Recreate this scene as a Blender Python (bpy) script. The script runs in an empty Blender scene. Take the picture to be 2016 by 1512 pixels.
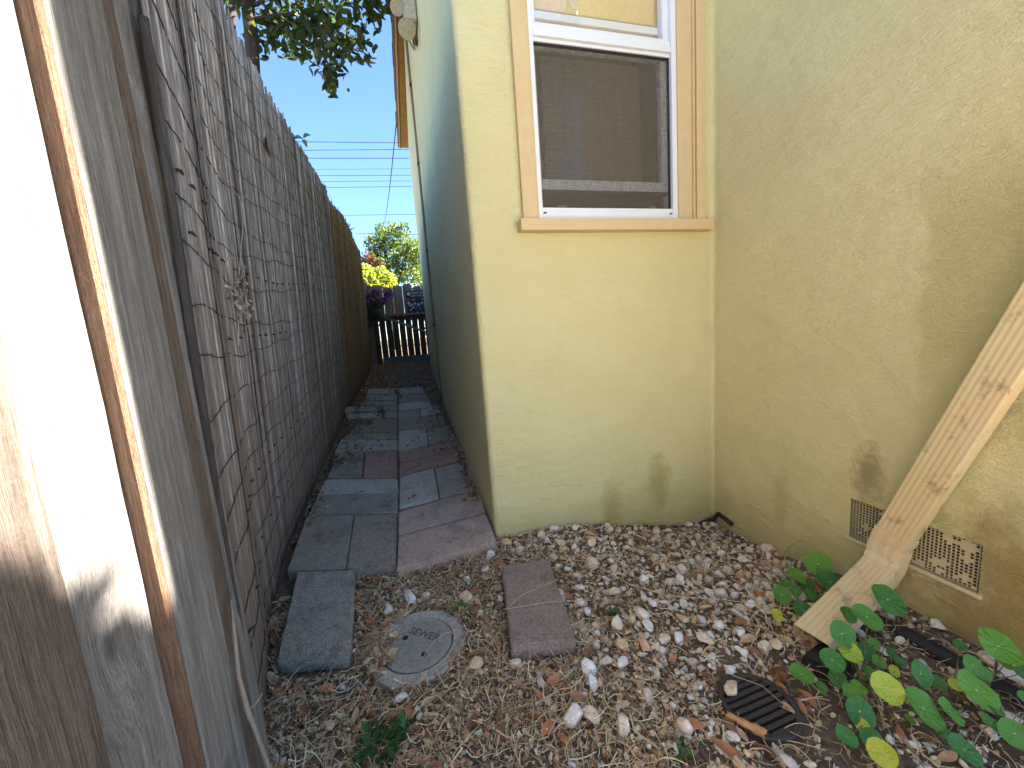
import bpy, bmesh, math, random
import numpy as np
from mathutils import Vector, Matrix, Euler
random.seed(7); rng = np.random.default_rng(7)
R = math.radians
sc = bpy.context.scene; COL = sc.collection

# ------------------------------------------------------------------ camera
F = 760.0; CX, CY = 1008.0, 756.0; CAMH = 0.95
_d = np.array([396, 5444, 760.]); _d /= np.linalg.norm(_d)
_f = np.array([-208., -(396*-208+760*760)/5444, 760.]); _f /= np.linalg.norm(_f)
_x = np.cross(_d, _f); RM = np.array([_x, _f, -_d])
cam = bpy.data.cameras.new('camera'); camo = bpy.data.objects.new('camera', cam); COL.objects.link(camo)
cx, cy, cz = RM @ [1, 0, 0], RM @ [0, -1, 0], RM @ [0, 0, -1]
camo.matrix_world = Matrix(((cx[0], cy[0], cz[0], 0), (cx[1], cy[1], cz[1], 0), (cx[2], cy[2], cz[2], CAMH), (0, 0, 0, 1)))
cam.sensor_width = 36; cam.lens = F/2016*36; cam.clip_start = 0.02; cam.clip_end = 500
sc.camera = camo

# ------------------------------------------------------------------ light
SUN_AZ = 9.0   # degrees behind +X
SUN_EL = 38.0
w = bpy.data.worlds.new('World'); sc.world = w; w.use_nodes = True
nt = w.node_tree; bg = nt.nodes['Background']
sky = nt.nodes.new('ShaderNodeTexSky'); sky.sky_type = 'NISHITA'; sky.sun_disc = False
sky.sun_elevation = R(SUN_EL); sky.sun_rotation = R(90+SUN_AZ); sky.air_density = 1.0; sky.dust_density = 0.0; sky.ozone_density = 6.0
nt.links.new(sky.outputs[0], bg.inputs[0]); bg.inputs[1].default_value = 0.052
sl = bpy.data.lights.new('sun', 'SUN'); sl.energy = 5.0; sl.angle = R(0.53); sl.color = (1, .94, .84)
so = bpy.data.objects.new('sun', sl); COL.objects.link(so)
SUNV = Vector((math.cos(R(SUN_AZ))*math.cos(R(SUN_EL)), -math.sin(R(SUN_AZ))*math.cos(R(SUN_EL)), math.sin(R(SUN_EL))))
so.rotation_euler = SUNV.to_track_quat('Z', 'Y').to_euler(); so.location = SUNV*20
sc.view_settings.view_transform = 'Standard'; sc.view_settings.look = 'None'
sc.view_settings.gamma = 1; sc.view_settings.use_curve_mapping = False
sc.view_settings.exposure = 3.12

# ------------------------------------------------------------------ helpers
def on(px, py, ax, v):
    """point of the world where the sight line through a photo pixel meets the plane axis=v (used to survey real positions)"""
    r = RM @ np.array([px-CX, py-CY, F]); t = (v-(0, 0, CAMH)[ax])/r[ax]
    return Vector((r[0]*t, r[1]*t, CAMH+r[2]*t))
def sm(a, b, x):
    t = np.clip((x-a)/(b-a), 0, 1); return t*t*(3-2*t)
def gz(x, y):
    """height of the ground"""
    z = np.where(y < 4.2, .10*np.maximum(y-1.6, 0), .26+.058*(np.minimum(y, 8.2)-4.2))
    z = z - .105*sm(.55, 1.45, x)*sm(.75, 1.5, y)*(1-sm(1.7, 2, y)) - .04*sm(.5, 1.4, x)*(1-sm(1.7, 2, y)) - .02*(1-sm(.3, 1., y))
    return z
def G(px, py, dz=0.):
    z = 0.
    for _ in range(12):
        p = on(px, py, 2, z+dz); z = .5*z+.5*float(gz(p.x, p.y))
    return Vector((p.x, p.y, float(gz(p.x, p.y))))
def link(o, parent=None):
    COL.objects.link(o)
    if parent is not None: o.parent = parent
    return o
def tag(o, label=None, cat=None, group=None, kind=None):
    for k, v in (('label', label), ('category', cat), ('group', group), ('kind', kind)):
        if v: o[k] = v
    return o
def empty(name, loc, label, cat, group=None):
    o = bpy.data.objects.new(name, None); o.location = loc; link(o); o.empty_display_size = .05
    return tag(o, label, cat, group)
def meshobj(name, verts, faces, m, parent=None, smooth=False, colors=None):
    me = bpy.data.meshes.new(name); me.from_pydata([tuple(v) for v in verts], [], faces); me.update()
    if m: me.materials.append(m)
    if smooth: me.polygons.foreach_set('use_smooth', [True]*len(me.polygons))
    o = bpy.data.objects.new(name, me); return link(o, parent)
def bmobj(name, bm, m, parent=None, smooth=False):
    me = bpy.data.meshes.new(name); bmesh.ops.recalc_face_normals(bm, faces=bm.faces[:]); bm.to_mesh(me); bm.free()
    if m: me.materials.append(m)
    if smooth: me.polygons.foreach_set('use_smooth', [True]*len(me.polygons))
    return link(bpy.data.objects.new(name, me), parent)
def add_box(bm, lo, hi):
    vs = [bm.verts.new((x, y, z)) for z in (lo[2], hi[2]) for y in (lo[1], hi[1]) for x in (lo[0], hi[0])]
    for f in ((0, 2, 3, 1), (4, 5, 7, 6), (0, 1, 5, 4), (2, 6, 7, 3), (0, 4, 6, 2), (1, 3, 7, 5)): bm.faces.new([vs[i] for i in f])
    return vs
def box(name, lo, hi, m, parent=None, bevel=0.):
    """box whose object origin is at the world origin of its parent"""
    bm = bmesh.new(); add_box(bm, lo, hi)
    if bevel: bmesh.ops.bevel(bm, geom=bm.edges[:], offset=bevel, segments=2, affect='EDGES', profile=.6)
    return bmobj(name, bm, m, parent)
def tube_data(pts, rad, n=6, cap=True):
    """verts/faces of a tube along pts; rad scalar or list"""
    P = [Vector(p) for p in pts]; N = len(P); rr = rad if hasattr(rad, '__len__') else [rad]*N
    V = []; Fc = []; up = Vector((0, 0, 1)); prev = None
    for i, p in enumerate(P):
        t = (P[min(i+1, N-1)]-P[max(i-1, 0)]).normalized()
        if prev is None:
            a = t.cross(up if abs(t.z) < .9 else Vector((1, 0, 0))).normalized()
        else: a = (prev-t*prev.dot(t)).normalized()
        prev = a; b = t.cross(a)
        for k in range(n):
            th = 2*math.pi*k/n; V.append(p+(a*math.cos(th)+b*math.sin(th))*rr[i])
    for i in range(N-1):
        for k in range(n):
            Fc.append((i*n+k, i*n+(k+1) % n, (i+1)*n+(k+1) % n, (i+1)*n+k))
    if cap: Fc.append(tuple(range(n-1, -1, -1))); Fc.append(tuple((N-1)*n+k for k in range(n)))
    return V, Fc
def tube(name, pts, rad, m, parent=None, n=6, smooth=True):
    V, Fc = tube_data(pts, rad, n); return meshobj(name, V, Fc, m, parent, smooth)
class MB:
    def __init__(s): s.V = []; s.F = []
    def add(s, V, Fc):
        b = len(s.V); s.V += list(V); s.F += [tuple(i+b for i in f) for f in Fc]
    def tube(s, pts, rad, n=5): s.add(*tube_data(pts, rad, n))
    def build(s, name, m, parent=None, smooth=False): return meshobj(name, s.V, s.F, m, parent, smooth)
def bits(name, templates, n_each, pos, rot, scl, colr, m, parent=None):
    """many small pieces joined into one mesh. templates: list of (V,F); arrays per piece"""
    Vs = []; Ls = []; cnt = []; Cs = []; base = 0; idx = 0
    which = rng.integers(0, len(templates), len(pos)) if n_each is None else n_each
    for t, (tv, tf) in enumerate(templates):
        sel = np.where(which == t)[0]
        if not len(sel): continue
        tv = np.array(tv, float); V = np.einsum('nij,vj->nvi', rot[sel], tv)*scl[sel][:, None, None] + pos[sel][:, None, :]
        k = len(tv); Vs.append(V.reshape(-1, 3)); Cs.append(np.repeat(colr[sel], k, 0))
        fl = np.concatenate([np.array(f) for f in tf]); fc = np.array([len(f) for f in tf])
        offs = base+np.arange(len(sel))*k
        Ls.append((fl[None, :]+offs[:, None]).ravel()); cnt.append(np.tile(fc, len(sel))); base += len(sel)*k
    V = np.concatenate(Vs); L = np.concatenate(Ls); C = np.concatenate(cnt); cc = np.concatenate(Cs)
    me = bpy.data.meshes.new(name); me.vertices.add(len(V)); me.vertices.foreach_set('co', V.ravel())
    me.loops.add(len(L)); me.loops.foreach_set('vertex_index', L.astype(np.int32))
    me.polygons.add(len(C)); me.polygons.foreach_set('loop_start', np.concatenate([[0], np.cumsum(C)[:-1]]).astype(np.int32))
    me.polygons.foreach_set('loop_total', C.astype(np.int32)); me.update(calc_edges=True)
    a = me.color_attributes.new('tint', 'FLOAT_COLOR', 'POINT'); c4 = np.ones((len(V), 4)); c4[:, :3] = cc; a.data.foreach_set('color', c4.ravel())
    me.materials.append(m); return link(bpy.data.objects.new(name, me), parent)
def eul(ax, ay, az):
    ca, sa, cb, sb, cc, s_ = np.cos(ax), np.sin(ax), np.cos(ay), np.sin(ay), np.cos(az), np.sin(az)
    n = len(ax); Rx = np.zeros((n, 3, 3)); Ry = Rx.copy(); Rz = Rx.copy()
    Rx[:, 0, 0] = 1; Rx[:, 1, 1] = ca; Rx[:, 1, 2] = -sa; Rx[:, 2, 1] = sa; Rx[:, 2, 2] = ca
    Ry[:, 1, 1] = 1; Ry[:, 0, 0] = cb; Ry[:, 0, 2] = sb; Ry[:, 2, 0] = -sb; Ry[:, 2, 2] = cb
    Rz[:, 2, 2] = 1; Rz[:, 0, 0] = cc; Rz[:, 0, 1] = -s_; Rz[:, 1, 0] = s_; Rz[:, 1, 1] = cc
    return Rz @ Ry @ Rx
def pal(cols, n, wts=None, jit=.15):
    c = np.array(cols)[rng.choice(len(cols), n, p=wts)]
    return np.clip(c*(1+jit*rng.standard_normal((n, 1)))*(1+.05*rng.standard_normal((n, 3))), .004, .9)

# ------------------------------------------------------------------ material nodes
class NT:
    def __init__(s, name):
        s.m = bpy.data.materials.new(name); s.m.use_nodes = True; s.t = s.m.node_tree; s.b = s.t.nodes['Principled BSDF']
        s.out = s.t.nodes['Material Output']
    def n(s, typ, **kw):
        o = s.t.nodes.new(typ)
        for k, v in kw.items(): setattr(o, k, v)
        return o
    def l(s, a, b): s.t.links.new(a, b)
    def pos(s): return s.n('ShaderNodeNewGeometry').outputs['Position']
    def obj(s): return s.n('ShaderNodeTexCoord').outputs['Object']
    def rand(s): return s.n('ShaderNodeObjectInfo').outputs['Random']
    def map(s, v, scale=(1, 1, 1), rot=(0, 0, 0), loc=(0, 0, 0)):
        o = s.n('ShaderNodeMapping'); s.l(v, o.inputs[0]); o.inputs['Scale'].default_value = scale; o.inputs['Rotation'].default_value = rot; o.inputs['Location'].default_value = loc
        return o.outputs[0]
    def noise(s, v, scale, detail=4, rough=.55, dist=0.):
        o = s.n('ShaderNodeTexNoise'); s.l(v, o.inputs['Vector']); o.inputs['Scale'].default_value = scale; o.inputs['Detail'].default_value = detail
        o.inputs['Roughness'].default_value = rough; o.inputs['Distortion'].default_value = dist; return o.outputs['Fac']
    def ramp(s, v, stops):
        o = s.n('ShaderNodeValToRGB'); s.l(v, o.inputs[0]); e = o.color_ramp.elements
        while len(e) < len(stops): e.new(.5)
        for q, (p, c) in zip(e, stops):
            q.position = p; q.color = (c, c, c, 1) if not hasattr(c, '__len__') else (*c, 1)
        return o.outputs[0]
    def mix(s, f, a, b, typ='MIX'):
        o = s.n('ShaderNodeMix', data_type='RGBA', blend_type=typ)
        for q, v in ((o.inputs[0], f), (o.inputs[6], a), (o.inputs[7], b)):
            if hasattr(v, 'links') or hasattr(v, 'is_linked'): s.l(v, q)
            elif hasattr(v, '__len__'): q.default_value = (*v, 1)
            else: q.default_value = v if q.type == 'VALUE' else (v, v, v, 1)
        return o.outputs[2]
    def math(s, op, a, b=0., c=None):
        o = s.n('ShaderNodeMath', operation=op)
        for q, v in zip(o.inputs, (a, b) if c is None else (a, b, c)):
            if hasattr(v, 'is_linked'): s.l(v, q)
            else: q.default_value = v
        return o.outputs[0]
    def vadd(s, a, b):
        o = s.n('ShaderNodeVectorMath', operation='ADD'); s.l(a, o.inputs[0])
        if hasattr(b, 'is_linked'): s.l(b, o.inputs[1])
        else: o.inputs[1].default_value = b
        return o.outputs[0]
    def vscale(s, a, k):
        o = s.n('ShaderNodeVectorMath', operation='SCALE'); s.l(a, o.inputs[0]); o.inputs['Scale'].default_value = k; return o.outputs[0]
    def dist(s, a, p):
        o = s.n('ShaderNodeVectorMath', operation='DISTANCE'); s.l(a, o.inputs[0]); o.inputs[1].default_value = p; return o.outputs['Value']
    def bump(s, h, strength=.5, d=.01, nrm=None):
        o = s.n('ShaderNodeBump'); s.l(h, o.inputs['Height']); o.inputs['Strength'].default_value = strength; o.inputs['Distance'].default_value = d
        if nrm is not None: s.l(nrm, o.inputs['Normal'])
        return o.outputs[0]
    def done(s, col, rough=.8, nrm=None, spec=.3):
        if hasattr(col, 'is_linked'): s.l(col, s.b.inputs['Base Color'])
        else: s.b.inputs['Base Color'].default_value = (*col, 1)
        if hasattr(rough, 'is_linked'): s.l(rough, s.b.inputs['Roughness'])
        else: s.b.inputs['Roughness'].default_value = rough
        s.b.inputs['Specular IOR Level'].default_value = spec
        if nrm is not None: s.l(nrm, s.b.inputs['Normal'])
        return s.m
def wood(name, dark, mid, light, grain=55, bump=.5, stain=None, axis=2, knots=True):
    k = NT(name); r = k.n('ShaderNodeCombineXYZ'); rr = k.rand()
    for i in range(3): k.l(k.math('MULTIPLY', rr, 7.3+i*3.1), r.inputs[i])
    v0 = k.vadd(k.pos(), r.outputs[0])
    # knots bend the grain around them
    kv = k.n('ShaderNodeTexVoronoi'); s0 = [4.6]*3; s0[axis] = 2.1; k.l(k.map(v0, tuple(s0)), kv.inputs['Vector']); kv.inputs['Scale'].default_value = 1.
    kd = kv.outputs['Distance']; w_ = k.n('ShaderNodeCombineXYZ'); kb = k.ramp(kd, [(.02, .022), (.3, 0.)]); wv_ = k.math('MULTIPLY', k.noise(v0, 3, 3), .02)
    for i in range(3):
        if i != axis: k.l(k.math('ADD', kb, wv_), w_.inputs[i])
    v = k.vadd(v0, w_.outputs[0]); s1 = [1., 1., 1.]; s1[axis] = .035
    g1 = k.noise(k.map(v, tuple(s1)), grain*1.5, 6, .68, .2); s2 = [1., 1., 1.]; s2[axis] = .018
    g2 = k.noise(k.map(v, tuple(s2)), grain*9, 3, .7); fuzz = k.noise(v0, 220, 4, .7); big = k.noise(v0, 6, 4, .6)
    h = k.math('ADD', k.math('ADD', k.math('MULTIPLY', g1, .48), k.math('MULTIPLY', g2, .38)), k.math('MULTIPLY', fuzz, .14))
    c = k.ramp(h, [(.34, dark), (.5, mid), (.64, light)])
    c = k.mix(k.ramp(big, [(.38, 0.), (.68, .5)]), c, tuple(x*.66 for x in mid), 'MIX')
    if stain: c = k.mix(k.ramp(k.noise(k.map(v, (1, 1, .4)), 9, 4), [(.5, 0.), (.68, .7)]), c, stain)
    if knots: c = k.mix(k.ramp(kd, [(.035, .9), (.075, 0.)]), c, tuple(x*.5 for x in dark))
    return k.done(c, .85, k.bump(h, bump, .006), .2)
def flat(name, col, rough=.6, spec=.3, var=.12, scale=60, bump=.15, metal=0):
    k = NT(name); n = k.noise(k.pos(), scale, 4)
    c = k.mix(n, tuple(x*(1-var*1.6) for x in col), tuple(min(1, x*(1+var*1.6)) for x in col)); k.b.inputs['Metallic'].default_value = metal
    return k.done(c, rough, k.bump(n, bump, .002), spec)
def tinted(name, rough=.75, spec=.25, trans=0., scale=90, amt=.35):
    """colour from the piece's own tint"""
    k = NT(name); a = k.n('ShaderNodeAttribute', attribute_name='tint'); n = k.noise(k.pos(), scale, 4)
    c = k.mix(1., a.outputs['Color'], k.ramp(n, [(.25, 1-amt), (.7, 1+0*amt)]), 'MULTIPLY'); m = k.done(c, rough, k.bump(n, .3, .002), spec)
    if trans:
        t = k.n('ShaderNodeBsdfTranslucent'); k.l(c, t.inputs[0]); mx = k.n('ShaderNodeMixShader'); mx.inputs[0].default_value = trans
        k.l(k.b.outputs[0], mx.inputs[1]); k.l(t.outputs[0], mx.inputs[2]); k.l(mx.outputs[0], k.out.inputs[0])
    return m
def randcol(name, stops, rough=.7, spec=.3, trans=0., scale=60, amt=.3, spots=None, bump=.3, bd=.003):
    k = NT(name); c = k.ramp(k.rand(), stops); n = k.noise(k.obj(), scale, 5)
    c = k.mix(1., c, k.ramp(n, [(.3, 1-amt), (.65, 1.)]), 'MULTIPLY')
    if spots: c = k.mix(k.ramp(k.noise(k.vadd(k.obj(), (3, 1, 2)), spots[0], 4), [(spots[1], 0.), (spots[1]+.14, spots[3])]), c, spots[2])
    m = k.done(c, rough, k.bump(n, bump, bd), spec)
    if trans:
        t = k.n('ShaderNodeBsdfTranslucent'); k.l(c, t.inputs[0]); mx = k.n('ShaderNodeMixShader'); mx.inputs[0].default_value = trans
        k.l(k.b.outputs[0], mx.inputs[1]); k.l(t.outputs[0], mx.inputs[2]); k.l(mx.outputs[0], k.out.inputs[0])
    return m

M = {}
# stucco --------------------------------------------------
def stucco():
    k = NT('yellow_stucco'); p = k.pos()
    big = k.noise(p, 2.2, 5, .6); c = k.mix(k.ramp(big, [(.35, 0.), (.65, 1.)]), (.75, .675, .35), (.80, .735, .405))
    # repainted, yellower field above right: soft-edged area on the right wall
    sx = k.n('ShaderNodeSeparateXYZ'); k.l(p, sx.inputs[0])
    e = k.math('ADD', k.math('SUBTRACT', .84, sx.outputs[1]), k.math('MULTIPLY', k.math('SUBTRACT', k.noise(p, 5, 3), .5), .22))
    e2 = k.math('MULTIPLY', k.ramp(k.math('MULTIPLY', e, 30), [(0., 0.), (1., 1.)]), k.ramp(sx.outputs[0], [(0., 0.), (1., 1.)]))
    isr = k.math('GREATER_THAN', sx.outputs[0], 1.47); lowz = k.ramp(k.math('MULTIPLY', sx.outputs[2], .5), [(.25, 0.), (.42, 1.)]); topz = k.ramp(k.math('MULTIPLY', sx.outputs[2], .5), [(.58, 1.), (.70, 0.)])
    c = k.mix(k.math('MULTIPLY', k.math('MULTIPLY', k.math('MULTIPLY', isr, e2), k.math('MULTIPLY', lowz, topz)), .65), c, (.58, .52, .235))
    # rising damp: browner towards places where water splashes, blotched
    def patch(cen, rad, strength, col, sc_=9, sq=1.):
        nonlocal c
        q = k.map(p, (1, 1, sq), loc=(0, 0, 0)); d = k.dist(q, (cen[0], cen[1], cen[2]*sq))
        d = k.math('ADD', d, k.math('MULTIPLY', k.math('SUBTRACT', k.noise(p, sc_, 6, .7), .5), rad*1.5))
        f = k.ramp(k.math('DIVIDE', d, rad*2), [(.15, strength), (.5, 0.)])
        c = k.mix(f, c, col)
    patch((1.503, .93, .36), .06, .65, (.25, .19, .08), 30, .45)      # drip mark above the vent
    patch((1.503, .54, .17), .30, .75, (.36, .26, .09), 12)           # damp right of the vent
    patch((1.503, .55, -.02), .34, .75, (.34, .24, .08), 12)
    patch((1.503, .47, .62), .17, .7, (.30, .24, .12), 16)
    patch((1.17, 1.645, .13), .085, .6, (.42, .31, .09), 14, .5)      # two damp marks under the window
    patch((.90, 1.645, .03), .075, .6, (.44, .33, .10), 14, .4)
    patch((1.503, 1.25, .15), .05, .35, (.42, .31, .10), 14, .3)
    fz = k.ramp(k.math('ADD', sx.outputs[2], k.math('MULTIPLY', k.noise(p, 7, 5), .25)), [(.05, .45), (.28, 0.)])
    c = k.mix(fz, c, (.46, .37, .13))
    sp = k.noise(p, 70, 6, .75); c = k.mix(k.ramp(sp, [(.66, 0.), (.74, .35)]), c, (.3, .24, .1))
    # relief: sand float grain plus trowel sweeps
    g = k.noise(p, 170, 4, .6); t = k.noise(k.map(p, (1, 1, 2.6), rot=(.5, .4, .2)), 26, 4, .6, 1.6); b = k.noise(p, 7, 3)
    vo = k.n('ShaderNodeTexVoronoi', feature='SMOOTH_F1'); k.l(k.map(k.vadd(p, (0, 0, 0)), (1, 1, 2.2), rot=(.4, .3, .5)), vo.inputs['Vector']); vo.inputs['Scale'].default_value = 11; vo.inputs['Smoothness'].default_value = .35
    t2 = k.noise(k.map(p, (1, 1, 4), rot=(-.6, .2, .4)), 55, 4, .6, 2.2)
    h = k.math('ADD', k.math('ADD', k.math('MULTIPLY', g, .25), k.math('MULTIPLY', t, .5)), k.math('ADD', k.math('MULTIPLY', b, 1.3), k.math('ADD', k.math('MULTIPLY', vo.outputs['Distance'], .45), k.math('MULTIPLY', t2, .35))))
    return k.done(c, .75, k.bump(h, 1., .0105), .25)
M['stucco'] = stucco()
M['board_grey'] = wood('weathered_board', (.085, .074, .066), (.225, .205, .188), (.37, .35, .33), 46, 1.3)
M['board_brown'] = wood('brown_board', (.055, .04, .03), (.155, .12, .096), (.27, .225, .19), 60, 1.4)
M['board_red'] = wood('reddish_board', (.08, .04, .025), (.27, .155, .095), (.44, .29, .20), 130, 1.6, None, 2, False)
M['board_dark'] = wood('dark_board', (.035, .026, .022), (.075, .055, .045), (.12, .09, .075), 60, .6)
M['culm'] = wood('gap_dark_culm', (.018, .016, .015), (.05, .044, .042), (.10, .092, .088), 60, .6)  # culm colour darkened to paint in the shaded gap beside the screen
M['board_far'] = wood('fence_board', (.12, .09, .08), (.22, .17, .15), (.32, .26, .23), 30, .5)
M['kick'] = wood('blue_grey_board', (.09, .095, .12), (.15, .16, .2), (.2, .21, .26), 30, .5, axis=0)
def cane_mat(name, stops, low):
    k = NT(name); c = k.ramp(k.rand(), stops); p = k.pos(); ofs = k.n('ShaderNodeCombineXYZ'); k.l(k.math('MULTIPLY', k.rand(), 19.), ofs.inputs[0]); v = k.vadd(p, ofs.outputs[0])
    n = k.noise(k.map(v, (1, 1, .05)), 260, 4, .6); c = k.mix(1., c, k.ramp(n, [(.34, .35), (.6, 1.)]), 'MULTIPLY')
    b = k.noise(k.map(v, (1, 1, .25)), 8, 5, .65); c = k.mix(k.ramp(b, [(.48, 0.), (.7, .75)]), c, low)
    sx = k.n('ShaderNodeSeparateXYZ'); k.l(p, sx.inputs[0])
    # lower half keeps its damp brown weathering
    f = k.ramp(k.math('ADD', k.math('MULTIPLY', sx.outputs[2], .4), k.math('MULTIPLY', k.noise(p, 3, 4), .35)), [(.25, .8), (.72, 0.)])
    c = k.mix(f, c, low)
    return k.done(c, .75, k.bump(n, .5, .002), .25)
M['cane_grey'] = cane_mat('grey_cane', [(0., (.10, .09, .09)), (.3, (.24, .23, .235)), (.7, (.38, .365, .37)), (1., (.60, .58, .58))], (.17, .115, .085))
M['cane_brown'] = cane_mat('brown_cane', [(0., (.14, .085, .05)), (.5, (.32, .205, .12)), (1., (.50, .34, .21))], (.18, .11, .07))
M['wire'] = flat('rusty_wire', (.035, .03, .03), .7)
M['white'] = flat('white_vinyl', (.78, .80, .84), .35, .4, .02, 20, .03)
M['trim'] = flat('tan_trim_paint', (.66, .49, .27), .6, .3, .06, 25, .25)
M['alu'] = flat('grey_screen_frame', (.42, .44, .48), .45, .4, .04, 20, .03)
M['black'] = flat('black_plastic', (.02, .02, .022), .55, .4, .3, 60, .5)
M['iron'] = flat('cast_iron', (.045, .036, .03), .65, .4, .35, 90, .8)
M['roofdark'] = flat('dark_shingle', (.03, .028, .035), .8, .2, .3, 40, .5)
M['soffit'] = wood('orange_soffit_board', (.48, .30, .12), (.56, .37, .16), (.64, .46, .22), 30, .2, axis=1)
M['rust_trim'] = flat('rust_red_trim', (.30, .14, .09), .7, .2, .2, 40, .3)
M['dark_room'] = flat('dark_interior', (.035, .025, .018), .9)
M['blind'] = wood('brown_blind', (.13, .10, .065), (.22, .175, .12), (.30, .25, .18), 40, .2)

# glass
k = NT('window_glass'); k.b.inputs['Transmission Weight'].default_value = 0
gl = k.n('ShaderNodeBsdfGlossy'); gl.inputs['Roughness'].default_value = .01; tr = k.n('ShaderNodeBsdfTransparent'); fr = k.n('ShaderNodeLayerWeight'); fr.inputs[0].default_value = .5
mx = k.n('ShaderNodeMixShader'); k.l(k.math('ADD', k.math('MULTIPLY', k.math('POWER', fr.outputs['Facing'], 4.), .85), .07), mx.inputs[0]); k.l(tr.outputs[0], mx.inputs[1]); k.l(gl.outputs[0], mx.inputs[2]); k.l(mx.outputs[0], k.out.inputs[0]); M['glass'] = k.m
k = NT('insect_screen'); p = k.pos(); a = k.noise(k.map(p, (1, 1, .06)), 420, 3, .7); b = k.noise(k.map(p, (.06, 1, 1)), 420, 3, .7)
d = k.math('MULTIPLY', k.math('ADD', a, b), .5); tr = k.n('ShaderNodeBsdfTransparent'); mx = k.n('ShaderNodeMixShader')
k.l(k.ramp(d, [(.36, .16), (.64, .56)]), mx.inputs[0]); k.l(k.mix(d, (.06, .05, .04), (.26, .22, .16)), k.b.inputs['Base Color']); k.b.inputs['Roughness'].default_value = .8
k.l(tr.outputs[0], mx.inputs[1]); k.l(k.b.outputs[0], mx.inputs[2]); k.l(mx.outputs[0], k.out.inputs[0]); M['screen'] = k.m

# downspout paint: tan over metal with grime in the grooves
k = NT('tan_downspout_paint'); p = k.pos(); n = k.noise(k.obj(), 15, 7, .75); n2 = k.noise(k.obj(), 5, 4)
c = k.mix(k.ramp(n2, [(.35, 0.), (.7, 1.)]), (.76, .565, .30), (.72, .585, .36)); c = k.mix(k.ramp(n, [(.54, 0.), (.70, .8)]), c, (.22, .15, .08))
M['spout'] = k.done(c, .6, k.bump(n, .25, .003), .3)

# soil
k = NT('dry_soil'); p = k.pos(); n = k.noise(p, 40, 8, .75); n2 = k.noise(p, 6, 4)
c = k.ramp(n, [(.3, (.09, .063, .045)), (.55, (.20, .147, .105)), (.75, (.34, .26, .19))]); c = k.mix(k.ramp(n2, [(.4, 0.), (.7, .6)]), c, (.11, .083, .062))
M['soil'] = k.done(c, .95, k.bump(n, 1., .012), .1)
# pavers: per-object colour, worn surface
def paver_mat(name, stops, light, pit=.6):
    k = NT(name); c = k.ramp(k.rand(), stops) if isinstance(stops, list) else None
    v = k.pos(); n = k.noise(v, 14, 6, .7); f = k.noise(v, 150, 5, .7)
    if c is None: c = k.mix(n, stops, stops)
    c = k.mix(k.ramp(n, [(.42, 0.), (.75, .45)]), c, light); c = k.mix(1., c, k.ramp(f, [(.34, .6), (.55, 1.)]), 'MULTIPLY'); c = k.mix(1., c, k.ramp(k.noise(v, 60, 4, .8), [(.34, .72), (.52, 1.)]), 'MULTIPLY')
    c = k.mix(k.ramp(k.noise(k.vadd(v, (4, 4, 4)), 9, 6, .75), [(.5, 0.), (.72, .55)]), c, (.07, .06, .05))
    return k.done(c, .9, k.bump(k.math('ADD', f, n), pit, .004), .15)
M['pav_dark'] = paver_mat('dark_paver', (.36, .30, .25), (.48, .42, .36))
M['pav_pink'] = paver_mat('pink_paver', (.43, .27, .22), (.52, .39, .33))
M['pav_mauve'] = paver_mat('mauve_paver', (.52, .38, .31), (.62, .49, .42))
M['pav_blue'] = paver_mat('light_grey_paver', (.52, .48, .42), (.62, .58, .51))
M['pav_grey'] = paver_mat('grey_paver', (.41, .36, .30), (.50, .45, .39))
M['concrete_block'] = paver_mat('coarse_grey_concrete', (.50, .45, .39), (.66, .61, .54), 2.2)
M['concrete_smooth'] = paver_mat('smooth_grey_concrete', (.46, .435, .39), (.54, .51, .46), .5)

M['quartz'] = randcol('quartz_stone', [(0., (.90, .87, .83)), (.3, (.84, .74, .66)), (.5, (.80, .63, .45)), (.72, (.90, .86, .83)), (.9, (.72, .48, .26)), (1., (.62, .57, .53))], .5, .4, 0, 2.2, .25, (1.3, .54, (.62, .40, .24), .55), .8, .007)
M['leafdry'] = randcol('dry_leaf', [(0., (.42, .16, .07)), (.3, (.56, .235, .10)), (.55, (.48, .22, .11)), (.8, (.62, .38, .21)), (1., (.36, .18, .10))], .55, .4, .15, 70, .4)
M['tint_litter'] = tinted('litter', .75, .25, .12)
M['tint_stone'] = tinted('gravel', .6, .35, 0, 70, .45)
M['straw'] = flat('straw', (.58, .43, .24), .6, .3, .25, 90, .1)
M['twig'] = flat('twig_bark', (.26, .21, .17), .8, .2, .3, 90, .4)
M['bark'] = wood('bark', (.03, .024, .02), (.07, .055, .045), (.12, .1, .08), 50, 1.)
def leafm(name, a, b, trans=.35, rough=.45):
    k = NT(name); n = k.noise(k.pos(), 30, 3); at = k.n('ShaderNodeAttribute', attribute_name='tint')
    c = k.mix(1., at.outputs['Color'], k.ramp(n, [(.3, .7), (.7, 1.)]), 'MULTIPLY'); k.done(c, rough, None, .4)
    t = k.n('ShaderNodeBsdfTranslucent'); k.l(k.mix(1., c, (1.6, 1.9, .6), 'MULTIPLY'), t.inputs[0]); mx = k.n('ShaderNodeMixShader'); mx.inputs[0].default_value = trans
    k.l(k.b.outputs[0], mx.inputs[1]); k.l(t.outputs[0], mx.inputs[2]); k.l(mx.outputs[0], k.out.inputs[0]); return k.m
M['leaf'] = leafm('foliage', 0, 0)

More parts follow.
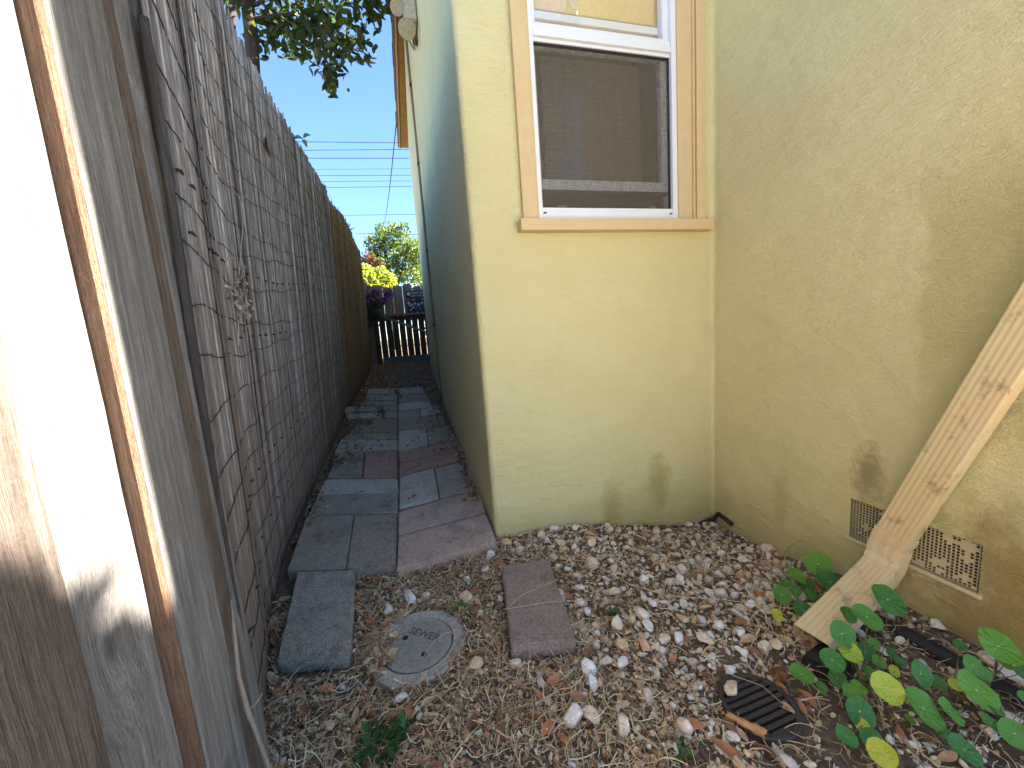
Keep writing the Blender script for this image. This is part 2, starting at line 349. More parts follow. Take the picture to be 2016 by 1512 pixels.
# nasturtium leaf: radiating pale veins
def nast(name, stops):
    k = NT(name); o = k.obj(); sx = k.n('ShaderNodeSeparateXYZ'); k.l(o, sx.inputs[0])
    an = k.math('ARCTAN2', sx.outputs[1], sx.outputs[0]); v = k.math('ABSOLUTE', k.math('SINE', k.math('MULTIPLY', an, 4.5)))
    r = k.math('SQRT', k.math('ADD', k.math('POWER', sx.outputs[0], 2.), k.math('POWER', sx.outputs[1], 2.)))
    vein = k.math('LESS_THAN', k.math('MULTIPLY', v, r), .022); cen = k.math('LESS_THAN', r, .07)
    c = k.ramp(k.rand(), stops); n = k.noise(o, 2.5, 4); c = k.mix(k.ramp(n, [(.5, 0.), (.75, .4)]), c, (.18, .26, .05))
    c = k.mix(k.math('MULTIPLY', vein, .3), c, (.25, .4, .22)); c = k.mix(k.math('MULTIPLY', cen, .85), c, (.6, .7, .5))
    k.done(c, .5, k.bump(k.math('ADD', n, k.math('MULTIPLY', v, .25)), .3, .03), .4)
    t = k.n('ShaderNodeBsdfTranslucent'); k.l(c, t.inputs[0]); mx = k.n('ShaderNodeMixShader'); mx.inputs[0].default_value = .25
    k.l(k.b.outputs[0], mx.inputs[1]); k.l(t.outputs[0], mx.inputs[2]); k.l(mx.outputs[0], k.out.inputs[0]); return k.m
M['nast'] = nast('nasturtium_green', [(0., (.05, .19, .045)), (.5, (.075, .25, .04)), (1., (.15, .36, .04))])
M['nast_y'] = nast('nasturtium_yellow', [(0., (.42, .55, .05)), (1., (.60, .60, .06))])
M['stem'] = flat('plant_stem', (.16, .15, .06), .6)

# ================================================================== GROUND
xs = np.unique(np.concatenate([np.linspace(-90, -3, 22), np.linspace(-3, -.8, 16), np.linspace(-.8, 1.6, 150), np.linspace(1.6, 5, 18), np.linspace(5, 90, 22)]))
ys = np.unique(np.concatenate([np.linspace(-60, -2, 16), np.linspace(-2, .2, 20), np.linspace(.2, 2, 120), np.linspace(2, 9, 150), np.linspace(9, 14, 20), np.linspace(14, 140, 26)]))
XX, YY = np.meshgrid(xs, ys); ZZ = gz(XX, YY)
def lump(x, y, s, seed):
    r = np.random.default_rng(seed); z = 0
    for i in range(7):
        a = r.uniform(0, 6.28); f_ = s*r.uniform(.6, 1.8); z = z+np.sin((x*np.cos(a)+y*np.sin(a))*f_+r.uniform(0, 6.28))
    return z/7
near = ((XX > -.9) & (XX < 1.7) & (YY < 9))*1.
near = near*(1-((YY > 1.5) & (YY < 4.3) & (XX > -.6) & (XX < .32)))
ZZ = ZZ+near*(lump(XX, YY, 22, 1)*.010+lump(XX, YY, 70, 2)*.005)-.004
ZZ = ZZ+.037*sm(1.70, 1.76, YY)*(1-sm(4.2, 4.4, YY))*sm(-.60, -.56, XX)*(1-sm(.26, .30, XX))
nx, ny = len(xs), len(ys)
V = np.stack([XX.ravel(), YY.ravel(), ZZ.ravel()], 1)
Fc = [(j*nx+i, j*nx+i+1, (j+1)*nx+i+1, (j+1)*nx+i) for j in range(ny-1) for i in range(nx-1)]
tag(meshobj('ground', V, Fc, M['soil'], smooth=True), 'bare brown soil under the gravel and leaf litter', kind='structure')

# added pale slab, out of view, that bounces sunlight onto the walls
k = NT('bounce_concrete'); n = k.noise(k.pos(), 12, 6, .7); M['bounce_slab'] = k.done(k.mix(n, (.52, .48, .42), (.61, .57, .50)), .9, k.bump(n, .4, .003), .2)
tag(box('bounce_slab', (-.38, -9, -.08), (9, -.6, .03), M['bounce_slab'], None, .01), 'added pale concrete slab behind the camera, bouncing sunlight onto the walls', kind='structure')

# ================================================================== HOUSE
house = empty('house', (1, 2.5, 0), 'pale yellow stucco house with a projecting bay, white window and tan trim', 'house')
HL = house.location
def H(lo, hi=None): return tuple(Vector(lo)-HL)
XC, YF, XR = .300, 1.645, 1.503
WT = 4.3
prof = [(.64, 9.2), (.64, 7.35), (.38, 7.3), (.375, 7.1), (.303, 4.10), (XC, 4.04)] + [(XC, y) for y in np.arange(3.8, YF+.05, -.2)]  # unseen rear step added to keep the sun off the gate
r0 = .024
prof += [(XC+r0-r0*math.cos(t), YF+r0-r0*math.sin(t)) for t in np.linspace(0, math.pi/2, 8)]
front0 = len(prof)-1
prof += [(.53, YF), (.605, YF), (1.30, YF), (1.437, YF)]
r1 = .02
prof += [(XR-r1+r1*math.sin(t), YF-r1+r1*math.cos(t)) for t in np.linspace(0, math.pi/2, 5)]
yC = on(194, 756, 0, -.412).y+.012-(XR+.39)*math.tan(R(SUN_AZ))  # unseen wall corner, placed so its shadow edge falls on the near planks
VENT = (.642, .979, .105, .254)
prof += [(XR, VENT[1]), (XR, VENT[0]), (XR, yC+.10), (XR, yC+.04)]
prof += [(XR+.03-.03*math.cos(t), yC+.03-.03*math.sin(t)) for t in np.linspace(0, math.pi/2, 6)]
prof += [(4.5, yC), (4.5, 9.2), (.64, 9.2)]
WZ0, WZ1 = 1.40, 2.92
zs = sorted({-.4, 0., VENT[2], VENT[3], .6, 1., WZ0, 2.0, WZ1, 3.3, WT})
V = [(x-HL.x, y-HL.y, z-HL.z) for z in zs for (x, y) in prof]; n = len(prof); Fc = []
for j in range(len(zs)-1):
    for i in range(n-1):
        zm = (zs[j]+zs[j+1])/2; (xa, ya), (xb, yb) = prof[i], prof[i+1]
        if abs(ya-YF) < 1e-6 and abs(yb-YF) < 1e-6 and xa >= .604 and xb <= 1.301 and WZ0 < zm < WZ1: continue
        if abs(xa-XR) < 1e-6 and abs(xb-XR) < 1e-6 and abs(ya-VENT[1]) < 1e-6 and VENT[2] < zm < VENT[3]: continue
        Fc.append((j*n+i, j*n+i+1, (j+1)*n+i+1, (j+1)*n+i))
meshobj('wall', V, Fc, M['stucco'], house)
# hipped roof over the walls
def hv(p): return Vector(p)-HL
bm = bmesh.new()
e = [bm.verts.new(hv(p)) for p in ((.22, 7.4, WT+.07), (.22, 1.5, WT+.07), (1.25, 1.05, WT+.07), (1.25, yC-.12, WT+.05), (4.7, yC-.12, WT+.05), (4.7, 9.3, WT+.05))]
r = [bm.verts.new(hv((2.3, 3.2, 5.2))), bm.verts.new(hv((2.3, 5.5, 5.2)))]
for f in ((0, 1, 6, 7), (1, 2, 6), (2, 3, 6), (3, 4, 6), (4, 5, 7, 6), (5, 0, 7)): bm.faces.new([(e+r)[i] for i in f])
bmobj('roof', bm, M['roofdark'], house)
def soff(name, lo, hi): return box(name, hv(lo), hv(hi), M['soffit'], house)
for i in range(5): soff('soffit_board', (.36, YF-.004-(i+1)*.13, 3.95), (XR+.3, YF-.012-i*.13, 3.975))
box('fascia', hv((.34, .955, 3.88)), hv((XR-.01, .98, 4.02)), M['trim'], house)
box('skirt_roof', hv((.32, .90, 4.02)), hv((XR-.01, YF-.01, 4.06)), M['roofdark'], house)

# eave along the alley: steps seen from below as stripes
eave = [(.0, .045, .135, .150, M['roofdark'], 'roof_edge'), (.03, .01, .175, .19, M['rust_trim'], 'drip_edge')]
ye0, ye1 = 1.9, 7.42
for nm, x0, x1, z0, z1, mt in (('roof_edge', .203, .60, 4.31, 4.36, 'roofdark'), ('fascia_board', .207, .223, 4.22, 4.308, 'rust_trim'), ('fascia_board', .226, .242, 4.19, 4.306, 'trim'), ('rafter_trim', .245, .262, 4.21, 4.305, 'rust_trim'), ('soffit_board', .264, .60, 4.23, 4.304, 'soffit')):
    y1 = ye1-(.02 if nm != 'soffit_board' else -.01)
    if nm == 'roof_edge':
        for q in range(14):
            a = ye0+q*.36; dz = .012*(q % 2)
            if q == 12: continue
            box('shingle', hv((x0-.012*random.random(), a, z0+dz)), hv((x1, a+.357, z1+dz)), M['roofdark'], house)
    else: box(nm, hv((x0, ye0, z0)), hv((x1, y1, z1)), M[mt], house)

# window ---------------------------------------------------
win = bpy.data.objects.new('window', None); link(win, house)
def wb(name, x0, x1, y0, y1, z0, z1, m, bev=.002, par=win):
    return box(name, hv((x0, y0, z0)), hv((x1, y1, z1)), M[m], par, bev)
Yf = YF
# casing: outer band and inner step each side
wb('casing', .528, .592, Yf-.022, Yf+.02, 1.4055, 2.95, 'trim', .003)
wb('casing', .5925, .603, Yf-.012, Yf+.05, 1.4055, 2.95, 'trim', .002)
wb('casing', 1.301, 1.375, Yf-.014, Yf+.05, 1.4055, 2.95, 'trim', .003)
wb('casing', 1.3755, 1.386, Yf-.024, Yf+.02, 1.4055, 2.95, 'trim', .004)
wb('casing', 1.392, 1.440, Yf-.026, Yf+.02, 1.4055, 2.95, 'trim', .004)
wb('casing', .528, 1.440, Yf-.028, Yf+.05, 2.951, 3.04, 'trim', .003)
wb('sill', .505, 1.466, Yf-.052, Yf+.05, 1.356, 1.405, 'trim', .005)
# white frame
wb('frame', .6035, .6225, Yf-.006, Yf+.07, 1.4062, 2.95, 'white')
wb('frame', 1.2755, 1.3005, Yf-.006, Yf+.07, 1.4062, 2.95, 'white')
wb('frame', .6230, 1.2750, Yf-.004, Yf+.07, 1.4060, 1.447, 'white')
wb('frame', .6230, 1.2750, Yf-.001, Yf+.07, 1.4475, 1.462, 'white')
wb('meeting_rail', .6232, 1.2748, Yf+.002, Yf+.07, 2.150, 2.176, 'white')
wb('meeting_rail', .6232, 1.2748, Yf-.006, Yf+.06, 2.128, 2.149, 'white')
wb('meeting_rail', .6232, 1.2748, Yf+.006, Yf+.06, 2.114, 2.1275, 'white')
# upper sash
wb('sash', .6232, .640, Yf+.012, Yf+.05, 2.1765, 2.93, 'white'); wb('sash', 1.246, 1.2748, Yf+.012, Yf+.05, 2.1765, 2.93, 'white')
wb('sash', .6405, 1.2455, Yf+.012, Yf+.05, 2.1765, 2.19, 'white')
wb('upper_pane', .6405, 1.2455, Yf+.026, Yf+.030, 2.1905, 2.93, 'glass', 0)
# lower: screen channel, sash, rails
wb('sash', .6232, .640, Yf+.028, Yf+.06, 1.590, 2.1135, 'white'); wb('sash', 1.243, 1.2748, Yf+.028, Yf+.06, 1.590, 2.1135, 'white')
wb('sash', .6232, 1.2748, Yf+.026, Yf+.06, 1.545, 1.577, 'white'); wb('sash', .6232, 1.2748, Yf+.030, Yf+.06, 1.5775, 1.5895, 'white')
wb('sash', .6232, 1.2748, Yf+.022, Yf+.05, 1.536, 1.5445, 'black')
wb('lower_pane', .6405, 1.2425, Yf+.040, Yf+.044, 1.590, 2.1135, 'glass', 0)
wb('screen', .6235, 1.2745, Yf+.0165, Yf+.0175, 1.4625, 2.1135, 'screen', 0)
wb('screen_edge', .6235, .6285, Yf+.010, Yf+.024, 1.4625, 2.1135, 'black'); wb('screen_edge', 1.2695, 1.2745, Yf+.010, Yf+.024, 1.4625, 2.1135, 'black')
wb('screen_edge', .6290, 1.2690, Yf+.010, Yf+.024, 2.106, 2.1135, 'black'); wb('screen_edge', .6290, 1.2690, Yf+.010, Yf+.024, 1.4625, 1.467, 'black')
for x in (.632, 1.262): wb('weep_hole', x-.007, x+.007, Yf-.0055, Yf-.0035, 1.436, 1.442, 'black', 0)
for x in (.73, 1.19): wb('latch', x-.018, x+.018, Yf+.030, Yf+.036, 1.4625, 1.482, 'alu', .001)
# inside the room: lowered blind and dark surroundings
bm = bmesh.new()
for i in range(26):
    z0 = 1.60+i*.021; add_box(bm, hv((.70+.004*math.sin(i), Yf+.13, z0)), hv((1.20, Yf+.136, z0+.0195)))
bmobj('blind', bm, M['blind'], win)['kind'] = 'stuff'
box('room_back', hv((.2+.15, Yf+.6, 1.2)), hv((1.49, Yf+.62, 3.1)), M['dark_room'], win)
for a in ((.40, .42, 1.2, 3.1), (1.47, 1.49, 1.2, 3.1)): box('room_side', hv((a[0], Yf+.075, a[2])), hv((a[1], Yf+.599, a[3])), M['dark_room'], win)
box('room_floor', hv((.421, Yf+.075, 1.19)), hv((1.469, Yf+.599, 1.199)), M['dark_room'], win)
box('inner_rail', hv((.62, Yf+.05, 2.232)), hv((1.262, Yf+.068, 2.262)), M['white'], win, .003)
box('inner_rail', hv((.62, Yf+.052, 2.266)), hv((1.262, Yf+.066, 2.272)), M['trim'], win, .001)
box('pane_reflection', hv((.625, Yf+.069, 2.18)), hv((1.272, Yf+.0715, 2.94)), flat('golden_reflection', (.78, .60, .30), .7, .2, .2, 160, .5), win)  # golden panel added to paint in the warm reflection of the upper pane

# vent -------------------------------------------------------
vent = bpy.data.objects.new('vent', None); link(vent, house)
bm = bmesh.new(); ny_, nz_ = 34, 15; y0, y1, z0, z1 = VENT; xg = XR+.012
rr = random.Random(3)
blk = [(rr.randint(0, ny_), rr.randint(0, nz_), rr.choice((1, 1, 1, 2))) for _ in range(14)]
def q4(a, b, c, d): bm.faces.new([bm.verts.new(Vector(p)-HL) for p in (a, b, c, d)])
cw, ch = (y1-y0)/ny_, (z1-z0)/nz_
for i in range(ny_):
    for j in range(nz_):
        a, b, c_, d_ = y1-i*cw, y1-(i+1)*cw, z0+j*ch, z0+(j+1)*ch
        if any((i-p)**2+(j-q)**2 < r_*r_*1.2 for p, q, r_ in blk) or (j < 2 and rr.random() < .2) or rr.random() < .02:
            q4((xg, a, c_), (xg, b, c_), (xg, b, d_), (xg, a, d_)); continue
        m_ = .11; ai, bi, ci, di = a-cw*m_, b+cw*m_, c_+ch*m_, d_-ch*m_; xb = xg+.004
        q4((xg, a, c_), (xg, b, c_), (xg, bi, ci), (xg, ai, ci)); q4((xg, ai, di), (xg, bi, di), (xg, b, d_), (xg, a, d_))
        q4((xg, a, c_), (xg, ai, ci), (xg, ai, di), (xg, a, d_)); q4((xg, bi, ci), (xg, b, c_), (xg, b, d_), (xg, bi, di))
        q4((xg, ai, ci), (xg, bi, ci), (xb, bi, ci), (xb, ai, ci)); q4((xg, bi, di), (xg, ai, di), (xb, ai, di), (xb, bi, di))
        q4((xg, ai, di), (xg, ai, ci), (xb, ai, ci), (xb, ai, di)); q4((xg, bi, ci), (xg, bi, di), (xb, bi, di), (xb, bi, ci))
me = bpy.data.meshes.new('grille'); bm.to_mesh(me); bm.free(); me.materials.append(flat('painted_grille', (.54, .475, .29), .6)); link(bpy.data.objects.new('grille', me), vent)
bm = bmesh.new()
for a, b in (((XR+.0005, y0-.003, z0), (XR+.05, y0, z1)), ((XR+.0005, y1, z0), (XR+.05, y1+.003, z1)), ((XR+.0005, y0, z1), (XR+.05, y1, z1+.003)), ((XR+.0005, y0, z0-.003), (XR+.05, y1, z0))): add_box(bm, hv(a), hv(b))
bmobj('vent_frame', bm, flat('vent_reveal', (.30, .26, .17), .8), vent)
box('vent_sill', hv((XR-.006, y0-.008, z0-.014)), hv((XR+.01, y1+.012, z0-.002)), flat('pale_sill', (.62, .56, .34), .8), vent, .004)
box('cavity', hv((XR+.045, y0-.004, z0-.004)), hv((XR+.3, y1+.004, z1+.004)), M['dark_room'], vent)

# ---------- cable on the alley wall
ct = flat('tan_cable', (.22, .17, .10), .6)
pts = [(XC-.008+.002*math.sin(z*5), 4.07+.012*math.sin(z*2.3), z) for z in np.linspace(.27, 3.72, 40)]
cab = tube('wall_cable', pts, .011, ct, None, 8); tag(cab, 'brown painted cable clipped upright down the alley wall of the house', 'cable')
pts = [(XC-.012, 4.07+.05*math.sin((z-.6)*1.3)+.05, z) for z in np.linspace(.9, 3.2, 30)]
tube('loose_strand', pts, .004, ct, cab, 5)
for z in (1.05, 1.78, 2.6, 3.3): box('cable_clip', (XC-.022, 4.05, z), (XC, 4.10, z+.02), M['iron'], cab, .002)

# ---------- floodlight
fl = empty('floodlight', (.21, 2.93, 3.0), 'weathered two headed floodlight and junction box under the eave of the alley wall', 'light fixture')
pm = flat('aged_fixture', (.45, .42, .32), .6, .3, .3, 60, .4)
def cylb(bm, a, b, r_, n_=20, r2=None):
    V_, F_ = tube_data([a, b], [r_, r2 or r_], n_); vs = [bm.verts.new(v) for v in V_]
    for f in F_: bm.faces.new([vs[i] for i in f])
bm = bmesh.new(); cylb(bm, (0, 0, .0), (.008, -.03, -.03), .046, 20, .055); cylb(bm, (.008, -.03, -.03), (.01, -.036, -.036), .058, 20, .058); bmobj('lamp_head', bm, pm, fl)
bm = bmesh.new(); cylb(bm, (-.035, .05, .16), (-.04, .01, .12), .03, 16, .045); bmobj('lamp_head', bm, pm, fl)
bm = bmesh.new(); add_box(bm, (.0, .0, .05), (.085, .10, .26)); bmesh.ops.bevel(bm, geom=bm.edges[:], offset=.008, segments=2, affect='EDGES'); bmobj('junction_box', bm, pm, fl)
bm = bmesh.new(); add_box(bm, (.055, .12, .02), (.09, .19, .18)); bmobj('bracket', bm, M['board_brown'], fl)
tube('wire_lead', [(.05, .02, .06), (.06, .06, -.05), (.082, .5, .2), (.09, 1.13, .72)], .006, ct, fl)

# ================================================================== DOWNSPOUT
ds = empty('downspout', (1.46, .88, .14), 'tan painted ribbed metal downspout slanting across the foundation vent', 'downspout')
def ribbed(name, path, wdir, parent, w_=.086, t_=.058, ribs=6, crimp=0.):
    """rectangular ribbed pipe: sections along path (centre, width vector, thickness vector)"""
    prof2 = []
    nseg = ribs*4
    for i in range(nseg+1):
        u = -1+2*i/nseg; edge = .94
        d = .0006*(math.cos(math.pi*u*ribs*1.0) if abs(u) < edge else -1)
        prof2.append((u*w_/2*.97, t_/2+d))
    prof2 += [(w_/2, t_/2-.008), (w_/2, -t_/2+.006), (w_/2-.006, -t_/2), (-w_/2+.006, -t_/2), (-w_/2, -t_/2+.006), (-w_/2, t_/2-.008)]
    Vv = []; Ff = []; n_ = len(prof2)
    for (c, wv, tv, s_) in path:
        for a, b in prof2: Vv.append(Vector(c)+Vector(wv)*a*s_+Vector(tv)*b*s_)
    for i in range(len(path)-1):
        for j in range(n_): Ff.append((i*n_+j, i*n_+(j+1) % n_, (i+1)*n_+(j+1) % n_, (i+1)*n_+j))
    o = meshobj(name, [v-ds.location for v in Vv], Ff, M['spout'], parent)
    md = o.modifiers.new('wall', 'SOLIDIFY'); md.thickness = .0015; md.offset = -1
    return o
# upper run, parallel to the wall, wide face towards -X
top = Vector((1.457, .468, 1.20)); el = Vector((1.457, .815, .205)); dirv = (el-top).normalized(); tv = Vector((-1, 0, 0)); wv = dirv.cross(tv).normalized()
path = [(top+(el-top)*t, wv, tv, 1) for t in np.linspace(0, 1, 8)]
ribbed('upper_pipe', path, None, ds)
# elbow: curls down and then away from the wall
lo_dir = (Vector((1.035, .757, -.005))-Vector((1.40, .822, .084))).normalized()
def frame(c, d, w_hint, s_=1.0):
    d = Vector(d).normalized(); wv_ = (Vector(w_hint)-d*Vector(w_hint).dot(d)).normalized(); tv_ = wv_.cross(d).normalized()
    if tv_.dot(Vector((-1, 0, .6))) < 0: tv_ = -tv_
    return (c, wv_, tv_, s_)
ep = []
ctrl = [(el-dirv*.012, dirv, wv), (el+dirv*.010, dirv, wv), ((1.456, .826, .172), (-.02, .12, -1), (0, -1, -.12)), ((1.454, .829, .145), (-.06, .05, -1), (0, -1, .0)), ((1.449, .830, .122), (-.4, .0, -1), (0, -1, .0)), ((1.437, .829, .104), (-.8, -.1, -.8), (.12, -1, 0)), ((1.418, .825, .091), (-1, -.18, -.45), (.2, -1, 0)), ((1.395, .821, .082), tuple(lo_dir), (.24, -1, 0))]
if wv.y > 0: ctrl = [(a, b, tuple(-Vector(c)) if c is wv else c) for a, b, c in ctrl]
for q, (c, d, h) in enumerate(ctrl): ep.append(frame(Vector(c), d, h, 1.05 if q % 2 else 1.01))
ribbed('elbow', ep, None, ds, ribs=3)
ribbed('lower_pipe', [frame(Vector((1.40, .822, .084))+(Vector((1.035, .757, -.005))-Vector((1.40, .822, .084)))*t, lo_dir, (.24, -1, 0), 1.0+.05*t) for t in np.linspace(0, 1, 7)], None, ds)
for c, s_ in ((ep[0], 1.07), (ep[1], 1.09)): pass
ribbed('seam_collar', [(Vector(ep[0][0])+dirv*.0, wv, tv, 1.06), (Vector(ep[0][0])+dirv*.012, wv, tv, 1.09)], None, ds, ribs=2)

# black drain pipe along the foundation and edging strip in the corner
a, b = Vector((1.33, .84, -.058)), Vector((1.40, .30, -.036))
pts = [a+(b-a)*t+Vector((.012*math.sin(t*5), 0, .006*math.sin(t*9))) for t in np.linspace(0, 1, 24)]
tag(tube('drain_pipe', [G(1700, 1262)+Vector((.02, .03, .0))]+pts, .026, M['black'], None, 10), 'black plastic drain pipe half buried along the foundation behind the nasturtiums', 'drain pipe')
pts = [(x, YF-.018-.01*math.sin(x*6), float(gz(x, YF))+.0+.008*math.sin(x*9)) for x in np.linspace(1.06, 1.48, 26)]+[(1.487, YF-.06, -.085), (1.487, 1.50, -.10)]
tag(tube('edging_pipe', pts, .012, M['black'], None, 8), 'black plastic edging pipe in the corner below the window wall', 'edging')
bm = bmesh.new(); c0 = G(1620, 1325); add_box(bm, (-.055, -.04, -.01), (.06, .05, .028)); bmesh.ops.bevel(bm, geom=bm.edges[:], offset=.01, segments=2, affect='EDGES')
o = bmobj('outlet_adapter', bm, M['black']); o.location = (c0.x+.03, c0.y, c0.z+.004); o.rotation_euler = (0, .05, .25); tag(o, 'black plastic adapter under the mouth of the downspout', 'drain adapter')

# ================================================================== BAMBOO SCREENS AND FENCES
def interp(y, tab): return float(np.interp(y, [t[0] for t in tab], [t[1] for t in tab]))
XB = [(.9, -.435), (1.18, -.50), (1.41, -.575), (1.85, -.635), (2.5, -.65), (4.2, -.66), (7, -.66), (8.2, -.66)]
XT = [(.9, -.385), (1.3, -.47), (1.6, -.53), (2.0, -.555), (3, -.57), (4.2, -.575), (8.2, -.59)]
ZT = [(.9, 2.22), (1.9, 2.28), (2.4, 2.26), (2.8, 2.29), (4.0, 2.35), (4.1, 2.35), (5.2, 2.40), (6.3, 2.42), (7.2, 2.46)]
def cane_meshes(mat, n=10):
    out = []
    for q in range(n):
        rr = random.Random(100+q); N = 9; nodes = sorted(rr.uniform(.05, .95) for _ in range(3)); pts = []; rad = []
        zz = sorted([i/(N-1) for i in range(N)]+[x for nn in nodes for x in (nn-.004, nn, nn+.004)])
        a1, a2 = rr.uniform(0, 6), rr.uniform(0, 6)
        for z in zz:
            pts.append((.0018*math.sin(z*5+a1), .0016*math.sin(z*7+a2), z)); isn = any(abs(z-nn) < 1e-9 for nn in nodes)
            rad.append(.0048*(1.16 if isn else 1)*(1-.12*z))
        V_, F_ = tube_data(pts, rad, 7); me = bpy.data.meshes.new('cane'); me.from_pydata([tuple(v) for v in V_], [], F_); me.update(); me.materials.append(mat)
        me.polygons.foreach_set('use_smooth', [len(p.vertices) == 4 for p in me.polygons]); out.append(me)
    return out
def screen(label, ya, yb, mat, pitch, seed, spread):
    root = empty('bamboo_screen', (interp(ya, XB), ya, 0), label, 'bamboo screen', 'bamboo screens fixed to the fence')
    ms = cane_meshes(mat); rr = random.Random(seed); y = ya; n_ = 0
    while y < yb and n_ < 299:
        bx, tx = interp(y, XB), interp(y, XT); zb = float(gz(bx, y))-.02
        if y > yb-.35 and spread: zt = interp(y, ZT)-.03+rr.uniform(-.05, .05)
        else: zt = interp(y, ZT)+rr.gauss(0, .016)-(.05 if rr.random() < .06 else 0)
        if spread: zt += .05*math.sin(y*2.6)
        jx = rr.gauss(0, .0022); b = Vector((bx+jx, y+rr.gauss(0, .002), zb)); t = Vector((tx+jx, y+rr.gauss(0, .006), zt)); d = t-b
        o = bpy.data.objects.new('cane', rr.choice(ms)); o.parent = root; o.location = b-root.location
        qn = d.to_track_quat('Z', 'X'); o.rotation_euler = (qn @ Euler((0, 0, rr.uniform(0, 6.28))).to_quaternion()).to_euler(); s_ = rr.uniform(.85, 1.15); o.scale = (s_, s_, d.length)
        COL.objects.link(o); y += pitch; n_ += 1
    # woven wires, one per row
    rowz = np.arange(.10, 2.2, .118)
    for q, z in enumerate(rowz):
        pts = []; ph = rr.uniform(0, 6); sl_ = rr.uniform(-.02, .02)
        for yy in np.arange(ya, yb, .022):
            zz = z+gz(-.6, yy)*.9+.012*math.sin(yy*3+ph)+.006*math.sin(yy*17+ph*2)+sl_*(yy-ya)+rr.uniform(-.0022, .0022)
            ft = min(1, max(0, zz/2.3)); xx = interp(yy, XB)*(1-ft)+interp(yy, XT)*ft+.0068+rr.uniform(-.001, .0015); pts.append(Vector((xx, yy, zz))-root.location)
        o = tube('binding_wire', pts, .0014, M['wire'], root, 4)
    # dark tie ends poking out in rows
    mb = MB()
    for z, y_a, y_b in ((1.22, 1.02, 3.9), (1.34, 1.0, 1.3), (.98, 1.35, 2.3), (.50, 1.2, 2.6), (.28, 1.0, 2.0)):
        yy = max(y_a, ya)
        while yy < min(y_b, yb):
            ft = z/2.3; xx = interp(yy, XB)*(1-ft)+interp(yy, XT)*ft+.006; zz = z+float(gz(-.6, yy))*.9+.012*math.sin(yy*5)
            p0 = Vector((xx, yy, zz))-root.location; mb.tube([p0, p0+Vector((.004, .008, .001)), p0+Vector((.003, .016+rr.random()*.012, -.003))], [.0034, .004, .002], 5); yy += rr.uniform(.07, .2)
    if mb.V: o = mb.build('wire_tie', M['wire'], root); o['kind'] = 'stuff'
    return root
screen('silver grey weathered bamboo screen, the nearer of the two on the left fence', .935, 4.15, M['cane_grey'], .01080, 1, False)
screen('fresher orange brown bamboo screen beyond the grey one along the alley', 4.17, 7.05, M['cane_brown'], .01000, 2, True)

# fence of boards behind the screens (its far end shows past them)
def board(name, p0, p1, th, z0, z1, mat, parent, dog=0., lean=(0, 0), nrm=1, rough_=.0015, seed=0):
    """upright board between plan points p0 and p1; face on the +normal side, subdivided with slightly wavy edges"""
    rr = random.Random(seed); p0, p1 = Vector((*p0, 0)), Vector((*p1, 0)); u = (p1-p0).normalized(); nv = Vector((u.y, -u.x, 0))*nrm; L = (p1-p0).length
    NZ = max(2, int((z1-z0)/.12)); V_ = []; F_ = []
    ts = [i/NZ for i in range(NZ)]+([1-.03/(z1-z0)] if dog else [])+[1.]; NZ = len(ts)-1
    for i in range(NZ+1):
        t = ts[i]; z = z0+(z1-z0)*t; a, b = rr.uniform(-rough_, rough_), rr.uniform(-rough_, rough_); ww = 0 if t < 1 else dog
        off = Vector((lean[0]*t, lean[1]*t, 0)); cv = .0015
        zz = z; ring = [(a+ww, 0), (a+ww+.003, .002), (L/2, .002+cv), (L+b-ww-.003, .002), (L+b-ww, 0), (L+b-ww, -th), (a+ww, -th)]
        for s_, d in ring:
            V_.append(p0+off+u*s_+nv*d+Vector((0, 0, zz-(.02 if 0 else 0))))
    n_ = 7
    for i in range(NZ):
        for j in range(n_): F_.append((i*n_+j, i*n_+(j+1) % n_, (i+1)*n_+(j+1) % n_, (i+1)*n_+j))
    F_.append(tuple(range(n_))); F_.append(tuple(NZ*n_+k_ for k_ in range(n_-1, -1, -1)))
    off = parent.location if parent else Vector()
    bm = bmesh.new(); vs = [bm.verts.new(v-off) for v in V_]
    for f in F_: bm.faces.new([vs[i] for i in f])
    return bmobj(name, bm, mat, parent)
bf = empty('board_fence', (-.70, 4.5, 0), 'dark plank fence behind the bamboo screens, showing at the far end of the alley', 'fence')
y = .72; i = 0
while y < 8.15:
    wd = .142; bx = interp(y, XB)-.035; bx2 = interp(y+wd, XB)-.035; tx = interp(y, XT)-.03-bx
    board('board', (bx, y), (bx2, y+wd-.004), .018, float(gz(-.6, y))-.05, interp(y, ZT)-.12 if y < 7 else 2.02+.02*math.sin(i), M['board_dark'] if y < 7 else M['board_far'], bf, .02, (tx*.9, 0), 1, .002, i); y += wd; i += 1
# near fence -------------------------------------------------
nf = empty('plank_fence', (-.42, .5, 0), 'close weathered fence of wide planks at the left edge, partly in sunlight', 'fence')
def rowy(px, x): return on(px, 756, 0, x).y
XA = -.412
y18, y194 = rowy(18, XA), rowy(194, XA)
x232 = on(232, 756, 1, y194+.002).x
y347 = rowy(347, x232)
print('near boards', y18, y194, x232, y347)
yy = y18-.155
for q in range(30):
    board('plank', (XA-.006, yy-.145), (XA-.006, yy), .02, -.1, 2.6, M['board_grey'], nf, seed=500+q); yy -= .15
board('plank', (XA+.006, y18-.150), (XA+.006, y18-.003), .022, -.1, 2.6, M['board_brown'], nf, seed=6)
board('plank', (XA-.002, y18), (XA, y194), .02, -.1, 2.6, M['board_grey'], nf, seed=7)
sp_ = board('split_edge', (x232-.001, y194+.001), (x232+.001, y194+.0125), abs(XA-x232)+.006, -.1, 2.6, M['board_red'], nf, seed=8, rough_=.0008)
